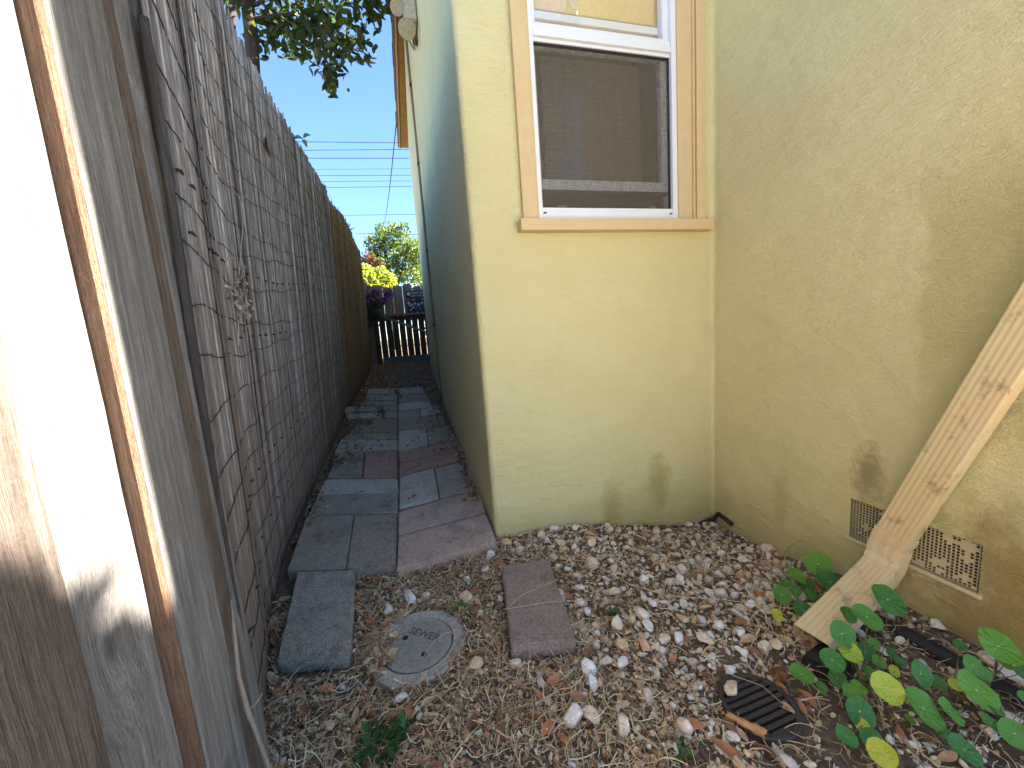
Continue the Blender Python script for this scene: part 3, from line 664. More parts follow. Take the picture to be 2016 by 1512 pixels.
board('plank', (x232+.001, y194+.0135), (x232-.001, y347), .03, -.1, 2.6, M['board_grey'], nf, seed=9)
# narrow batten then last board beside the screen
x3 = on(372, 756, 1, y347+.004).x
y398 = rowy(396, -.400)
board('batten', (x232-.012, y347+.004), (x232-.014, y398-.02), .03, -.1, 2.6, M['board_brown'], nf, seed=10, lean=(0, -.035))
board('plank', (-.412, y398-.018), (-.412, y398+.03), .02, -.1, 2.6, M['board_grey'], nf, seed=11, lean=(0, -.015))
nb = box('rail', (-.05, -.35, 1.60), (-.022, .40, 1.69), M['board_dark'], nf)
# thick culm post at the screen's edge
pts = []; rad = []
zz = -.05; kk = 0
cul = empty('bamboo_post', (-.425, .925, 0), 'bamboo culm upright at the near edge of the grey screen, darkened like the shaded gap there', 'post')
for z in np.arange(-.06, 2.15, .02):
    kk += 1; pts.append((.05*z/2.2+.002*math.sin(z*4), .004*math.sin(z*3), z)); rad.append(.0125 if kk % 9 else .0145)
tube('culm', [(p[0]-.02, p[1]-.006, p[2]) for p in pts], [r_*.75 for r_ in rad], M['culm'], cul, 10)
tube('culm', [(p[0]-.012, p[1]-.03, p[2]-.6) for p in pts], [r_*.7 for r_ in rad], M['culm'], cul, 8)
# dry woody stem at the foot of the planks
s0 = [on(455, 1180, 0, -.385), on(462, 1250, 0, -.38), on(470, 1330, 0, -.375), on(488, 1400, 0, -.365), on(500, 1430, 0, -.36), on(530, 1512, 0, -.35), on(560, 1600, 0, -.34)]
tw = tube('woody_vine', s0, [.002, .0035, .0035, .005, .004, .0045, .004], M['twig'], None, 7); tag(tw, 'bare woody stem climbing the foot of the near planks', 'twig')
tube('side_shoot', [s0[3], s0[3]+Vector((.012, .01, .004)), s0[3]+Vector((.02, .02, .012))], .002, M['twig'], tw, 5)

# ---------------- gate
GY = 8.0
gate = empty('wooden_gate', (-.02, GY, .5), 'dark wooden gate with light between its slats and a diagonal brace', 'gate')
i = 0; x = -.482
while x < .62:
    wd = .124; board('slat', (x, GY), (x+wd-.010, GY), .018, .56, 1.385, M['board_dark'], gate, seed=20+i, lean=(.0, 0)); x += wd; i += 1
board('side_board', (-.86, GY+.01), (-.70, GY+.01), .02, .40, 1.98, M['board_far'], gate, .03, seed=60); board('side_board', (-.695, GY+.01), (-.54, GY+.01), .02, .40, 1.99, M['board_far'], gate, .03, seed=61)
x = -.72; i = 0
while x < .62:
    wd = .186; board('upper_board', (x, GY+.034), (x+wd-.004, GY+.034), .02, 1.30, 1.97+.03*math.sin(i*2.1), M['board_far'], gate, .045, seed=40+i); x += wd; i += 1
box('rail', (-.48, -.045, .885), (.64, -.003, .93), M['board_far'], gate, .003)
bm = bmesh.new(); add_box(bm, (-.60, -.018, -.022), (.60, .0, .022)); bmesh.ops.rotate(bm, verts=bm.verts, cent=(0, 0, 0), matrix=Matrix.Rotation(.42, 3, 'Y')); bmesh.ops.translate(bm, verts=bm.verts, vec=(.13, -.005, .66))
bmobj('brace', bm, M['board_grey'], gate)
box('kick_board', (-.45, -.06, -.09), (.64, -.025, .10), M['kick'], gate, .003)
box('post', (-.56, -.02, -.1), (-.475, .07, .92), M['board_dark'], gate, .004)
# sign on the gate
a = on(798, 573, 1, GY-.02); b = on(803, 618, 1, GY-.02)
sg = empty('sign', (a.x, GY-.022, b.z), 'dark blue garden sign printed with pink and white flowers hung on the gate boards', 'sign')
SW, SH = .42, a.z-b.z
box('panel', (0, 0, 0), (SW, .006, SH), flat('navy_sign', (.012, .022, .07), .5), sg, .001)
def disk(name, cx_, cz_, r_, m, yy, petals=7, par=sg):
    V_ = [(cx_, yy, cz_)]; n_ = petals*4
    for q in range(n_): rr_ = r_*(1-.16*abs(math.sin(q*math.pi/4))); V_.append((cx_+rr_*math.cos(q*2*math.pi/n_), yy, cz_+rr_*math.sin(q*2*math.pi/n_)))
    return meshobj(name, V_, [(0, 1+(q+1) % n_, 1+q) for q in range(n_)], m, par)
pk, wh, rd, tl, cr = flat('print_pink', (.62, .42, .5), .5), flat('print_white', (.7, .7, .74), .5), flat('print_coral', (.6, .2, .18), .5), flat('print_teal', (.05, .16, .2), .5), flat('print_centre', (.25, .12, .16), .5)
U = SW/.30
for q, (fx, fz, r_, m) in enumerate([(.055, .87, .034, wh), (.16, .44, .026, pk), (.225, .38, .033, pk), (.295, .44, .027, pk), (.115, .27, .023, pk), (.04, .47, .028, wh), (.03, .62, .016, pk), (.06, .36, .02, wh), (.36, .60, .03, rd), (.35, .3, .03, wh), (.05, .14, .02, tl), (.17, .24, .028, tl), (.26, .22, .03, tl), (.19, .03, .022, wh)]):
    disk('printed_flower', fx, fz*SH, r_, m, -.001-.0002*q); disk('printed_centre', fx, fz*SH, r_*.3, cr, -.005-.0002*q, 3)
for q, (fx, fz, an) in enumerate(((.12, .62, .9), (.15, .60, .9), (.30, .62, 2.2), (.075, .18, .9), (.10, .40, 2.0))):
    dx, dz = .035*math.cos(an), .035*math.sin(an); nx_, nz2 = -.01*math.sin(an), .01*math.cos(an); z_ = fz*SH
    meshobj('printed_leaf', [(fx-dx, -.0085, z_-dz), (fx+nx_, -.0085, z_+nz2), (fx+dx, -.0085, z_+dz), (fx-nx_, -.0085, z_-nz2)], [(0, 1, 2, 3)], rd if q < 3 else wh, sg)
def text(body, size, m, parent, loc, rot, ext=.0006, name='lettering', align='CENTER'):
    c = bpy.data.curves.new(name, 'FONT'); c.body = body; c.size = size; c.extrude = ext; c.align_x = align; c.align_y = 'CENTER'; c.materials.append(m); c.resolution_u = 3
    o = bpy.data.objects.new(name, c); me = bpy.data.meshes.new_from_object(o); bpy.data.objects.remove(o)
    if not me.materials: me.materials.append(m)
    me.name = name; o = bpy.data.objects.new(name, me); o.location = loc; o.rotation_euler = rot; return link(o, parent)
text('PLEASE DO', .048, wh, sg, (.10, -.003, SH*.90), (R(90), 0, 0), align='LEFT'); text('NOT WATER', .048, wh, sg, (.10, -.003, SH*.77), (R(90), 0, 0), align='LEFT')

# ================================================================== PAVING
def zp(y): return .045+.10*(y-1.57) if y < 4.3 else .318+.058*(y-4.3)
def onp(px, py):
    y = 2.
    for _ in range(25):
        p = on(px, py, 2, zp(y)); y = .5*y+.5*max(1.2, min(9., p.y))
    return p
path = bpy.data.objects.new('path', None); link(path); tag(path, 'sloping path of mixed grey, pink and blue concrete pavers between screen and house', kind='structure')
A = lambda x, y: (520+x/2.852, 820+y/2.852)
B = lambda x, y: (640+x/5.815, 700+y/5.815)
PV = [('pav_dark', [A(238, 560), A(503, 553), A(456, 852), A(128, 862)]), ('pav_dark', [A(508, 553), A(745, 543), A(740, 836), A(462, 852)]),
 ('pav_mauve', [A(752, 674), A(1248, 545), A(1306, 700), A(744, 855)]), ('pav_mauve', [A(752, 532), A(1205, 410), A(1244, 535), A(752, 662)]),
 ('pav_dark', [A(298, 446), A(756, 436), A(750, 538), A(248, 553)]), ('pav_blue', [A(343, 350), A(750, 345), A(755, 430), A(300, 440)]),
 ('pav_dark', [A(425, 197), A(562, 196), A(548, 340), A(350, 344)]), ('pav_pink', [A(570, 196), A(748, 190), A(748, 340), A(556, 342)]),
 ('pav_pink', [A(756, 196), A(1085, 130), A(1112, 186), A(756, 252)]), ('pav_pink', [A(758, 257), A(1112, 191), A(1130, 232), A(758, 330)]),
 ('pav_blue', [A(762, 338), A(952, 291), A(982, 455), A(758, 512)]), ('pav_grey', [A(958, 290), A(1148, 240), A(1206, 400), A(988, 455)]),
 ('pav_blue', [B(180, 962), B(826, 962), B(832, 1080), B(105, 1108)]), ('pav_grey', [B(262, 897), B(826, 877), B(830, 957), B(184, 955)]),
 ('pav_pink', [B(545, 732), B(820, 722), B(826, 870), B(520, 876)]), ('pav_grey', [B(372, 792), B(538, 788), B(514, 872), B(285, 878)]),
 ('pav_blue', [B(846, 868), B(1148, 827), B(1180, 1010), B(838, 1086)]), ('pav_grey', [B(1158, 825), B(1395, 790), B(1505, 950), B(1190, 1005)]),
 ('pav_dark', [B(832, 738), B(1330, 665), B(1395, 782), B(838, 864)]), ('pav_grey', [B(838, 642), B(1080, 612), B(1093, 698), B(834, 730)]),
 ('pav_blue', [B(1086, 611), B(1290, 575), B(1325, 655), B(1102, 692)]), ('pav_blue', [B(842, 548), B(1192, 508), B(1225, 580), B(840, 632)]),
 ('pav_grey', [B(390, 582), B(640, 582), B(648, 648), B(335, 645)]), ('pav_blue', [B(392, 655), B(650, 655), B(660, 716), B(380, 706)]),
 ('pav_grey', [B(662, 582), B(826, 572), B(828, 626), B(672, 630)]), ('pav_grey', [B(676, 638), B(828, 634), B(828, 712), B(684, 714)]),
 ('pav_blue', [B(262, 676), B(384, 655), B(374, 704), B(262, 708)]), ('pav_grey', [B(228, 590), B(380, 585), B(330, 645), B(228, 650)]),
 ('pav_grey', [B(498, 380), B(740, 376), B(748, 438), B(478, 446)]), ('pav_grey', [B(750, 376), B(830, 372), B(830, 440), B(755, 440)]), ('pav_grey', [B(478, 452), B(828, 446), B(828, 510), B(440, 518)]),
 ('pav_grey', [B(840, 372), B(1110, 360), B(1150, 432), B(842, 446)]), ('pav_dark', [B(842, 452), B(1155, 438), B(1188, 500), B(842, 540)]), ('pav_grey', [B(440, 524), B(820, 516), B(822, 566), B(400, 576)])]
rp = random.Random(5)
for i, (mt, q) in enumerate(PV):
    P = [onp(*p) for p in q]; c = sum(P, Vector())/4
    bm = bmesh.new(); P = [c+(p-c)*(.995 if i < 4 else .991) for p in P]
    th = .055; dz = rp.uniform(-.003, .003); top_ = [bm.verts.new((p-c)+Vector((0, 0, dz+rp.uniform(-.002, .002)))) for p in P]; bot = [bm.verts.new((p-c)+Vector((0, 0, -th))) for p in P]
    bm.faces.new(top_); bm.faces.new(bot[::-1])
    for k_ in range(4): bm.faces.new((top_[k_], bot[k_], bot[(k_+1) % 4], top_[(k_+1) % 4]))
    bmesh.ops.recalc_face_normals(bm, faces=bm.faces[:]); bmesh.ops.bevel(bm, geom=bm.edges[:], offset=.004, segments=2, affect='EDGES')
    bmesh.ops.subdivide_edges(bm, edges=[e_ for e_ in bm.edges if e_.calc_length() > .06], cuts=3, use_grid_fill=True)
    for v in bm.verts: v.co += Vector((rp.uniform(-1, 1), rp.uniform(-1, 1), rp.uniform(-1, 1)))*.0009
    o = bmobj('paving_stone', bm, M[mt], path); o.location = c
def slab(name, corners, th, mat, label, zoff, chip=.0015, bev=.005):
    P = []
    for px, py in corners:
        p = on(px, py, 2, zoff); P.append(p)
    c = sum(P, Vector())/4; bm = bmesh.new(); t_ = [bm.verts.new(p-c) for p in P]; b_ = [bm.verts.new(p-c-Vector((0, 0, th))) for p in P]
    bm.faces.new(t_); bm.faces.new(b_[::-1])
    for k_ in range(4): bm.faces.new((t_[k_], b_[k_], b_[(k_+1) % 4], t_[(k_+1) % 4]))
    bmesh.ops.recalc_face_normals(bm, faces=bm.faces[:]); bmesh.ops.bevel(bm, geom=bm.edges[:], offset=bev, segments=3, affect='EDGES')
    bmesh.ops.subdivide_edges(bm, edges=[e_ for e_ in bm.edges if e_.calc_length() > .05], cuts=8, use_grid_fill=True)
    for v in bm.verts: v.co += Vector((rp.uniform(-1, 1), rp.uniform(-1, 1), rp.uniform(-1, 1)))*chip
    o = bmobj(name, bm, mat); o.location = c; return tag(o, label, 'paver')
slab('concrete_block', [(585, 1125), (697, 1121), (690, 1288), (545, 1300)], .05, M['concrete_block'], 'coarse grey concrete block lying beside the sewer cover near the screen', .045, .0022)
M['step'] = paver_mat('brown_paver', (.34, .255, .215), (.44, .35, .31))
slab('stepping_stone', [(987, 1113), (1080, 1100), (1134, 1258), (1006, 1272)], .05, M['step'], 'brownish pink stepping stone lying alone in the gravel below the house corner', .045, .0012)

# ================================================================== SEWER COVER
c = G(822, 1262, .02); ez = c.z+.012
swr = empty('sewer_cover', (c.x, c.y, ez), 'round concrete sewer cover marked SEWER, half buried in straw', 'sewer cover')
pR = on(905, 1240, 2, ez); p2 = on(830, 1190, 2, ez); p3 = on(830, 1340, 2, ez)
RO = .145
def ring(bm, ra, rb, z, n_=64, ph=0):
    a_ = [bm.verts.new((ra*math.cos(t), ra*math.sin(t), z)) for t in np.linspace(0, 2*math.pi, n_, endpoint=False)]
    b_ = [bm.verts.new((rb*math.cos(t), rb*math.sin(t), z)) for t in np.linspace(0, 2*math.pi, n_, endpoint=False)]
    return a_, b_
def lathe(name, prof_, m, parent, n_=64):
    V_ = [(r_*math.cos(t), r_*math.sin(t), z) for r_, z in prof_ for t in np.linspace(0, 2*math.pi, n_, endpoint=False)]; F_ = []
    for i in range(len(prof_)-1):
        for j in range(n_): F_.append((i*n_+j, i*n_+(j+1) % n_, (i+1)*n_+(j+1) % n_, (i+1)*n_+j))
    F_.append(tuple(range((len(prof_)-1)*n_, len(prof_)*n_)))
    bm = bmesh.new(); vs = [bm.verts.new(v) for v in V_]
    for f in F_: bm.faces.new([vs[i] for i in f])
    return bmobj(name, bm, m, parent)
rg = lathe('ring', [(RO, -.08), (RO, -.004), (RO-.006, .002), (.112, .002), (.1085, -.001), (.1085, -.02), (.10, -.02), (.0, -.021)], M['concrete_smooth'], swr)
lid = bpy.data.objects.new('lid', None)
# lid with fine cast grid: radial disc plus small raised tiles
k = NT('cast_lid'); o_ = k.obj(); br = k.n('ShaderNodeTexBrick'); k.l(k.map(o_, (1, 1, 1), rot=(0, 0, 0)), br.inputs[0]); br.inputs['Scale'].default_value = 60; br.inputs['Mortar Size'].default_value = .09; br.inputs['Brick Width'].default_value = .35; br.inputs['Row Height'].default_value = .28; br.offset = 0
n = k.noise(o_, 60, 5); c_ = k.mix(k.ramp(n, [(.3, 0.), (.7, 1.)]), (.26, .25, .225), (.40, .385, .35)); c_ = k.mix(k.ramp(n, [(.55, 0.), (.75, .5)]), c_, (.24, .19, .15))
M['lid'] = k.done(c_, .8, k.bump(br.outputs['Fac'], .6, -.002), .3)
ld = lathe('lid', [(.104, -.012), (.1045, .000), (.1035, .0022), (.099, .0022), (.098, .0012), (0, .0012)], M['lid'], swr)
bm = bmesh.new(); gs = .0068
for i in range(-15, 16):
    for j in range(-15, 16):
        x_, y_ = i*gs, j*gs
        if x_*x_+y_*y_ > .094**2: continue
        if -.006 < y_-.028 < .020 and abs(x_) < .078: continue
        if min(math.hypot(x_-.045, y_+.03), math.hypot(x_+.05, y_-.004), math.hypot(x_+.028, y_+.045)) < .0135: continue
        add_box(bm, (x_-gs*.36, y_-gs*.36, .0013), (x_+gs*.36, y_+gs*.36, .0024))
g_ = bmobj('cast_grid', bm, M['lid'], ld); g_['kind'] = 'stuff'
lt = flat('lid_letter', (.11, .10, .09), .8, .3, .2)
text('SEWER', .036, lt, ld, (0, .035, .0022), (0, 0, 0), .0010)
for x_, y_ in ((.045, -.03), (-.05, .004), (-.028, -.045)): 
    bm = bmesh.new(); cylb(bm, (x_, y_, .0016), (x_, y_, .0028), .0088, 20); bmobj('lift_hole', bm, M['dark_room'] if y_ > -.04 else M['lid'], ld)
swr.rotation_euler = (0, 0, R(-38))

# ================================================================== DRAIN GRATE
p = G(1500, 1405, .0); gr = empty('drain_grate', (p.x+.005, p.y+.015, p.z+.008), 'round black iron drain grate with parallel slots in bare soil near the plants', 'drain grate')
GRr = .088
lathe('bowl', [(GRr-.006, -.004), (GRr-.012, -.07), (0, -.07)], M['black'], gr, 40)
bm = bmesh.new(); V_ = []
n_ = 48; rings_ = [(GRr, -.02), (GRr, .002), (GRr-.003, .005), (GRr-.012, .005), (GRr-.013, .003), (GRr-.013, -.012)]
vs = [[bm.verts.new((r_*math.cos(t), r_*math.sin(t), z)) for t in np.linspace(0, 2*math.pi, n_, endpoint=False)] for r_, z in rings_]
for i in range(len(rings_)-1):
    for j in range(n_): bm.faces.new((vs[i][j], vs[i][(j+1) % n_], vs[i+1][(j+1) % n_], vs[i+1][j]))
bmobj('rim', bm, M['iron'], gr)
for i in range(-4, 5):
    y_ = i*.0172; hw = math.sqrt(max(0, (GRr-.012)**2-y_*y_)); 
    if abs(i) == 4: box('bar', (-hw-.0, y_-.0075, -.01), (hw, y_+.011*(1 if i > 0 else .6), .0035), M['iron'], gr, .001)
    else: box('bar', (-hw, y_-.0052, -.01), (hw, y_+.0052, .0035), M['iron'], gr, .0015)
gr.rotation_euler = (0, 0, R(2)); gr.scale = (1, 1, 1)

# ================================================================== STONES
def stone_template(seed, sub=2, flatz=.6):
    bm = bmesh.new(); bmesh.ops.create_icosphere(bm, subdivisions=sub, radius=1); rr = np.random.default_rng(seed)
    P = np.array([v.co[:] for v in bm.verts])
    for _ in range(13):
        d = rr.standard_normal(3); d /= np.linalg.norm(d); h = rr.uniform(.42, .72); s_ = P@d; over = np.maximum(s_-h, 0); P = P-over[:, None]*d
    P = P*np.array([rr.uniform(.8, 1.15), rr.uniform(.6, .85), flatz*rr.uniform(.8, 1.2)]); P += rr.standard_normal(P.shape)*.025
    Fs = [tuple(v.index for v in f.verts) for f in bm.faces]; bm.free(); return P, Fs
ST = [stone_template(s_, 2) for s_ in range(8)]
def instones(x, y):
    """places kept free: slabs, cover, grate, path"""
    if (x-swr.location.x)**2+(y-swr.location.y)**2 < .128**2 and not (x < swr.location.x-.06 and y < swr.location.y+.09): return True
    if (x-gr.location.x)**2+(y-gr.location.y)**2 < .095**2: return True
    return False
SLB = [[on(*q, 2, .045) for q in [(580, 1120), (700, 1116), (693, 1300), (540, 1312)]], [on(*q, 2, .045) for q in [(982, 1108), (1084, 1095), (1138, 1268), (1002, 1280)]]]
def inpoly(x, y, P):
    c_ = False; n_ = len(P)
    for i in range(n_):
        a_, b_ = P[i], P[(i+1) % n_]
        if (a_.y > y) != (b_.y > y) and x < (b_.x-a_.x)*(y-a_.y)/(b_.y-a_.y)+a_.x: c_ = not c_
    return c_
def free(x, y):
    if x < interp(y, XB)+.012 or x > XR-.015: return False
    if y > YF-.006 and x > XC-.01: return False
    if x < XC and y > 1.585-.12*max(0, -x) and y < 4.2: return False
    return not instones(x, y) and not any(inpoly(x, y, P) for P in SLB)
def gdens(x, y):
    """how thick the gravel lies"""
    d = sm(.18, .55, x+.25*(y-1)) * (1-.8*sm(1.0, .6, y)*sm(.55, .75, x)) 
    d = d*.95+.10
    d *= 1-.85*math.exp(-((x-.88)**2+(y-.62)**2)/.13**2)
    return float(min(1, d))
def cloud(n_, dens, lo=(-.62, .28), hi=(1.5, 1.66)):
    out = []
    while len(out) < n_:
        x, y = random.uniform(lo[0], hi[0]), random.uniform(lo[1], hi[1])
        if random.random() < dens(x, y) and free(x, y): out.append((x, y))
    return np.array(out)
def gz2(x, y): return gz(x, y)+lump(x, y, 22, 1)*.010+lump(x, y, 70, 2)*.005-.004
pts = cloud(2400, gdens); n_ = len(pts); s_ = rng.uniform(.008, .0165, n_)
pos = np.column_stack([pts, gz2(pts[:, 0], pts[:, 1])+s_*.25+rng.uniform(0, .012, n_)*(s_ < .011)])
SC = [(.90, .80, .70), (.86, .70, .55), (.84, .60, .36), (.70, .50, .38), (.62, .56, .50), (.92, .88, .83), (.5, .3, .18)]
o = bits('gravel', ST, None, pos, eul(rng.uniform(-.6, .6, n_), rng.uniform(-.6, .6, n_), rng.uniform(0, 6.28, n_)), s_, pal(SC, n_, [.24, .2, .12, .16, .1, .1, .08]), M['tint_stone'])
tag(o, 'small pale quartz gravel spread over the soil', 'gravel', kind='stuff')
# larger stones, each its own
def qz(name, a, b, c, sp=(.62, .40, .24)): return randcol(name, [(0., a), (.5, b), (1., c)], .5, .4, 0, 2.2, .25, (1.3, .54, sp, .55), .8, .007)
QM = {'white': qz('white_quartz', (.88, .81, .73), (.84, .76, .68), (.90, .85, .80), (.72, .54, .40)), 'cream': qz('cream_quartz', (.84, .71, .56), (.78, .63, .47), (.86, .75, .62)),
      'tan orange': qz('orange_quartz', (.74, .50, .28), (.80, .60, .38), (.68, .44, .24), (.5, .28, .14)), 'greyish pink': qz('pink_quartz', (.72, .58, .52), (.62, .54, .48), (.76, .60, .54))}
QN = list(QM); QW = [.38, .3, .17, .15]
BM_ = []
for s2 in range(12):
    P, Fs = stone_template(50+s2, 2); me = bpy.data.meshes.new('quartz_stone'); me.from_pydata([tuple(p) for p in P], [], Fs); me.update(); row = {}
    for cn in QN: m2 = me.copy(); m2.name = 'quartz_stone'; m2.materials.append(QM[cn]); row[cn] = m2
    BM_.append(row)
placed = []
def where(x, y):
    L_ = [(.30, 1.56, 'at the foot of the house corner'), (.75, 1.55, 'along the wall under the window'), (1.15, 1.5, 'along the wall near its two damp marks'), (1.45, 1.5, 'in the corner where the walls meet'), (.20, 1.35, 'between path edge and stepping stone'), (-.05, 1.42, 'between path edge and sewer cover'),
          (-.32, 1.5, 'behind the grey block'), (-.5, 1.3, 'between screen and grey block'), (-.22, 1.2, 'between grey block and sewer cover'), (.15, 1.15, 'between sewer cover and stepping stone'), (-.35, 1.0, 'just below the grey block'), (-.05, 1.0, 'just below the sewer cover'), (.3, .93, 'just below the stepping stone'),
          (.55, 1.3, 'right of the stepping stone top'), (.5, 1.08, 'right of the stepping stone foot'), (.85, 1.3, 'in the middle of the gravel bed'), (1.15, 1.25, 'between gravel middle and right wall'), (1.35, 1.1, 'beside the right wall left of the vent'), (.75, 1.0, 'in the gravel above the drain grate'), (1.0, 1.0, 'left of the small leaved nasturtium'),
          (.6, .8, 'left of the drain grate'), (.85, .8, 'between drain grate and downspout mouth'), (.5, .55, 'at the bottom edge left of the grate'), (.15, .75, 'in the straw below the sewer cover'), (-.2, .8, 'in the straw right of the screen foot'), (.1, .5, 'at the bottom edge near the dark green weed'), (-.3, .55, 'in the bottom left corner of the litter'), (.85, .45, 'below the drain grate'), (1.15, .6, 'under the nasturtium leaves'), (1.3, .85, 'beside the black drain pipe'), (1.35, .45, 'at the bottom right by the wall')]
    return min(L_, key=lambda q: (q[0]-x)**2+(q[1]-y)**2)[2]
def stone(x, y, r_, label='pale quartz stone lying among the gravel and litter', group='loose quartz stones in the gravel bed', z=None, name='quartz_stone', mesh=None, rz=None):
    cn = random.choices(QN, QW)[0]
    if 'white' in label: cn = 'white'
    if 'cream' in label or 'tan' in label: cn = 'cream'
    if group: label = '%s %s quartz stone %s' % ('large' if r_ > .029 else 'mid sized' if r_ > .022 else 'small', cn, where(x, y))
    o = bpy.data.objects.new(name, mesh or random.choice(BM_)[cn])
    o.location = (x, y, (float(gz2(x, y))+r_*.52) if z is None else z); o.scale = (r_, r_, r_); o.rotation_euler = (random.uniform(-.4, .4), random.uniform(-.4, .4), random.uniform(0, 6.28) if rz is None else rz)
    link(o); placed.append((x, y, r_)); return tag(o, label, 'stone', group)
SPEC = [((762, 1203), 17, 'large white angular quartz stone at the upper left rim of the sewer cover'), ((806, 1178), 19, 'long white quartz stone between sewer cover and path edge'), ((838, 1170), 13, 'cream rounded stone right of the long white one above the sewer cover'),
 ((783, 1163), 9, 'small white stone above the long white stone'), ((852, 1181), 10, 'small pinkish stone nearest the clover above the sewer cover'), ((1440, 1357), 23, 'big pale quartz stone resting on the upper left of the drain grate'),
 ((1435, 1320), 17, 'pale wedge shaped stone behind the drain grate'), ((1530, 1327), 21, 'rusty orange rock beside the downspout mouth'), ((791, 1372), 15, 'white pointed stone below the sewer cover'),
 ((650, 1425), 16, 'flat tan stone low in the litter near the screen foot'), ((985, 1175), 11, 'white stone left of the stepping stone top')]
for (px, py), rp_, lb in SPEC:
    p = G(px, py, .01); dpt = (RM.T @ (np.array(p)-[0, 0, CAMH]))[2]; r_ = rp_/F*dpt*1.15
    zz = None
    if 'drain grate' in lb and 'resting' in lb: zz = gr.location.z+r_*.45
    o = stone(p.x, p.y, r_, lb, None, zz)
    if 'rusty' in lb:
        me = BM_[3]['cream'].copy(); me.materials.clear(); me.materials.append(randcol('rusty_rock', [(0., (.42, .2, .07)), (1., (.42, .2, .07))], .8, .2, 0, 2.5, .5, (3, .5, (.2, .09, .04), .7), .8, .1)); o.data = me
tries = 0; cnt = 0
while cnt < 285 and tries < 30000:
    tries += 1; x, y = random.uniform(-.42, 1.48), random.uniform(.35, 1.62)
    if not free(x, y) or random.random() > gdens(x, y)*(1 if x > .1 else .9): continue
    r_ = random.choice((.019, .021, .023, .026, .030, .035))*random.uniform(.85, 1.1)
    if any((x-a)**2+(y-b)**2 < (.62*(r_+c_))**2 for a, b, c_ in placed): continue
    stone(x, y, r_); cnt += 1

# ================================================================== LITTER
def blade_t(seed, L=1., w_=.05, seg=3, curl=.25):
    rr = random.Random(seed); V_ = []; F_ = []; a = rr.uniform(-curl, curl); b = rr.uniform(-curl, curl)
    for i in range(seg+1):
        t = i/seg; x = (t-.5)*L; y = a*(t-.5)**2*2; z = b*(t-.5)**2*2+abs(b)*.1; ww = w_*(1-.6*t)
        V_ += [(x, y-ww/2, z), (x, y+ww/2, z+w_*.3)]
    for i in range(seg): F_.append((2*i, 2*i+1, 2*i+3, 2*i+2))
    return np.array(V_), F_
def leaf_t(seed, L=1., w_=.36, fold=.25, curl=.25, seg=5):
    rr = random.Random(seed); V_ = []; F_ = []; cu = rr.uniform(-curl, curl*1.3); fo = rr.uniform(fold*.3, fold*1.4); tw_ = rr.uniform(-.5, .5)
    for i in range(seg+1):
        t = i/seg; x = (t-.5)*L; ww = w_/2*math.sin(math.pi*(t**.85))**.8 if 0 < t < 1 else .004; z = cu*(t-.5)**2*4*.25
        ta = tw_*(t-.5); V_ += [(x, -ww*math.cos(ta), z+ww*fo*1.5-ww*math.sin(ta)), (x, 0, z), (x, ww*math.cos(ta), z+ww*fo*1.5+ww*math.sin(ta))]
    for i in range(seg):
        b = 3*i; F_ += [(b, b+1, b+4, b+3), (b+1, b+2, b+5, b+4)]
    return np.array(V_), F_
def frag_t(seed):
    rr = random.Random(seed); n_ = rr.choice((4, 5, 6)); V_ = [(rr.uniform(.3, .6)*math.cos(q*6.28/n_), rr.uniform(.2, .5)*math.sin(q*6.28/n_), rr.uniform(-.12, .15)) for q in range(n_)]
    return np.array(V_+[(0, 0, rr.uniform(-.1, .1))]), [(n_, q, (q+1) % n_) for q in range(n_)]
BT = [blade_t(s_, 1, .045, 3, .5) for s_ in range(10)]; LT = [leaf_t(s_) for s_ in range(10)]; FT = [frag_t(s_) for s_ in range(14)]
def ldens(x, y):
    d = 1-.70*sm(.25, .7, x+.2*(y-1))
    d *= 1-.75*math.exp(-((x-.90)**2+(y-.60)**2)/.12**2)
    return float(max(.08, d))
LC = [(.62, .43, .25), (.50, .31, .17), (.76, .58, .37), (.32, .20, .13), (.58, .29, .14), (.86, .72, .50)]
pts = cloud(17000, ldens); n_ = len(pts)
pos = np.column_stack([pts, gz2(pts[:, 0], pts[:, 1])+rng.uniform(-.002, .013, n_)])
o = bits('leaf_crumbs', FT, None, pos, eul(rng.normal(0, .5, n_), rng.normal(0, .5, n_), rng.uniform(0, 6.28, n_)), rng.uniform(.006, .02, n_), pal(LC, n_, None, .25), M['tint_litter'])
tag(o, 'crumbled brown leaf litter covering the soil', 'leaf litter', kind='stuff')
pts = cloud(15000, ldens); n_ = len(pts)
pos = np.column_stack([pts, gz2(pts[:, 0], pts[:, 1])+rng.uniform(.002, .02, n_)])
o = bits('straw_litter', BT, None, pos, eul(rng.normal(0, .25, n_), rng.normal(0, .22, n_), rng.uniform(0, 6.28, n_)), rng.uniform(.012, .05, n_)*rng.choice([1, 1, 1, 1.6], n_), pal([(.76, .58, .35), (.62, .44, .26), (.88, .75, .53), (.42, .28, .18)], n_, [.35, .28, .17, .2], .2), M['tint_litter'])
tag(o, 'matted dry straw and grass clippings over the soil', 'straw', kind='stuff')
n_ = 1500; an = rng.uniform(R(95), R(265), n_); rr_ = RO*np.sqrt(rng.uniform(.25, 1.1, n_)); cxy = np.column_stack([swr.location.x+rr_*np.cos(an)*1.02, swr.location.y+rr_*np.sin(an)])
keep = (cxy[:, 0] < swr.location.x-.055+.04*np.sin(cxy[:, 1]*40))&(cxy[:, 1] > swr.location.y-.085); cxy = cxy[keep]; n_ = len(cxy)
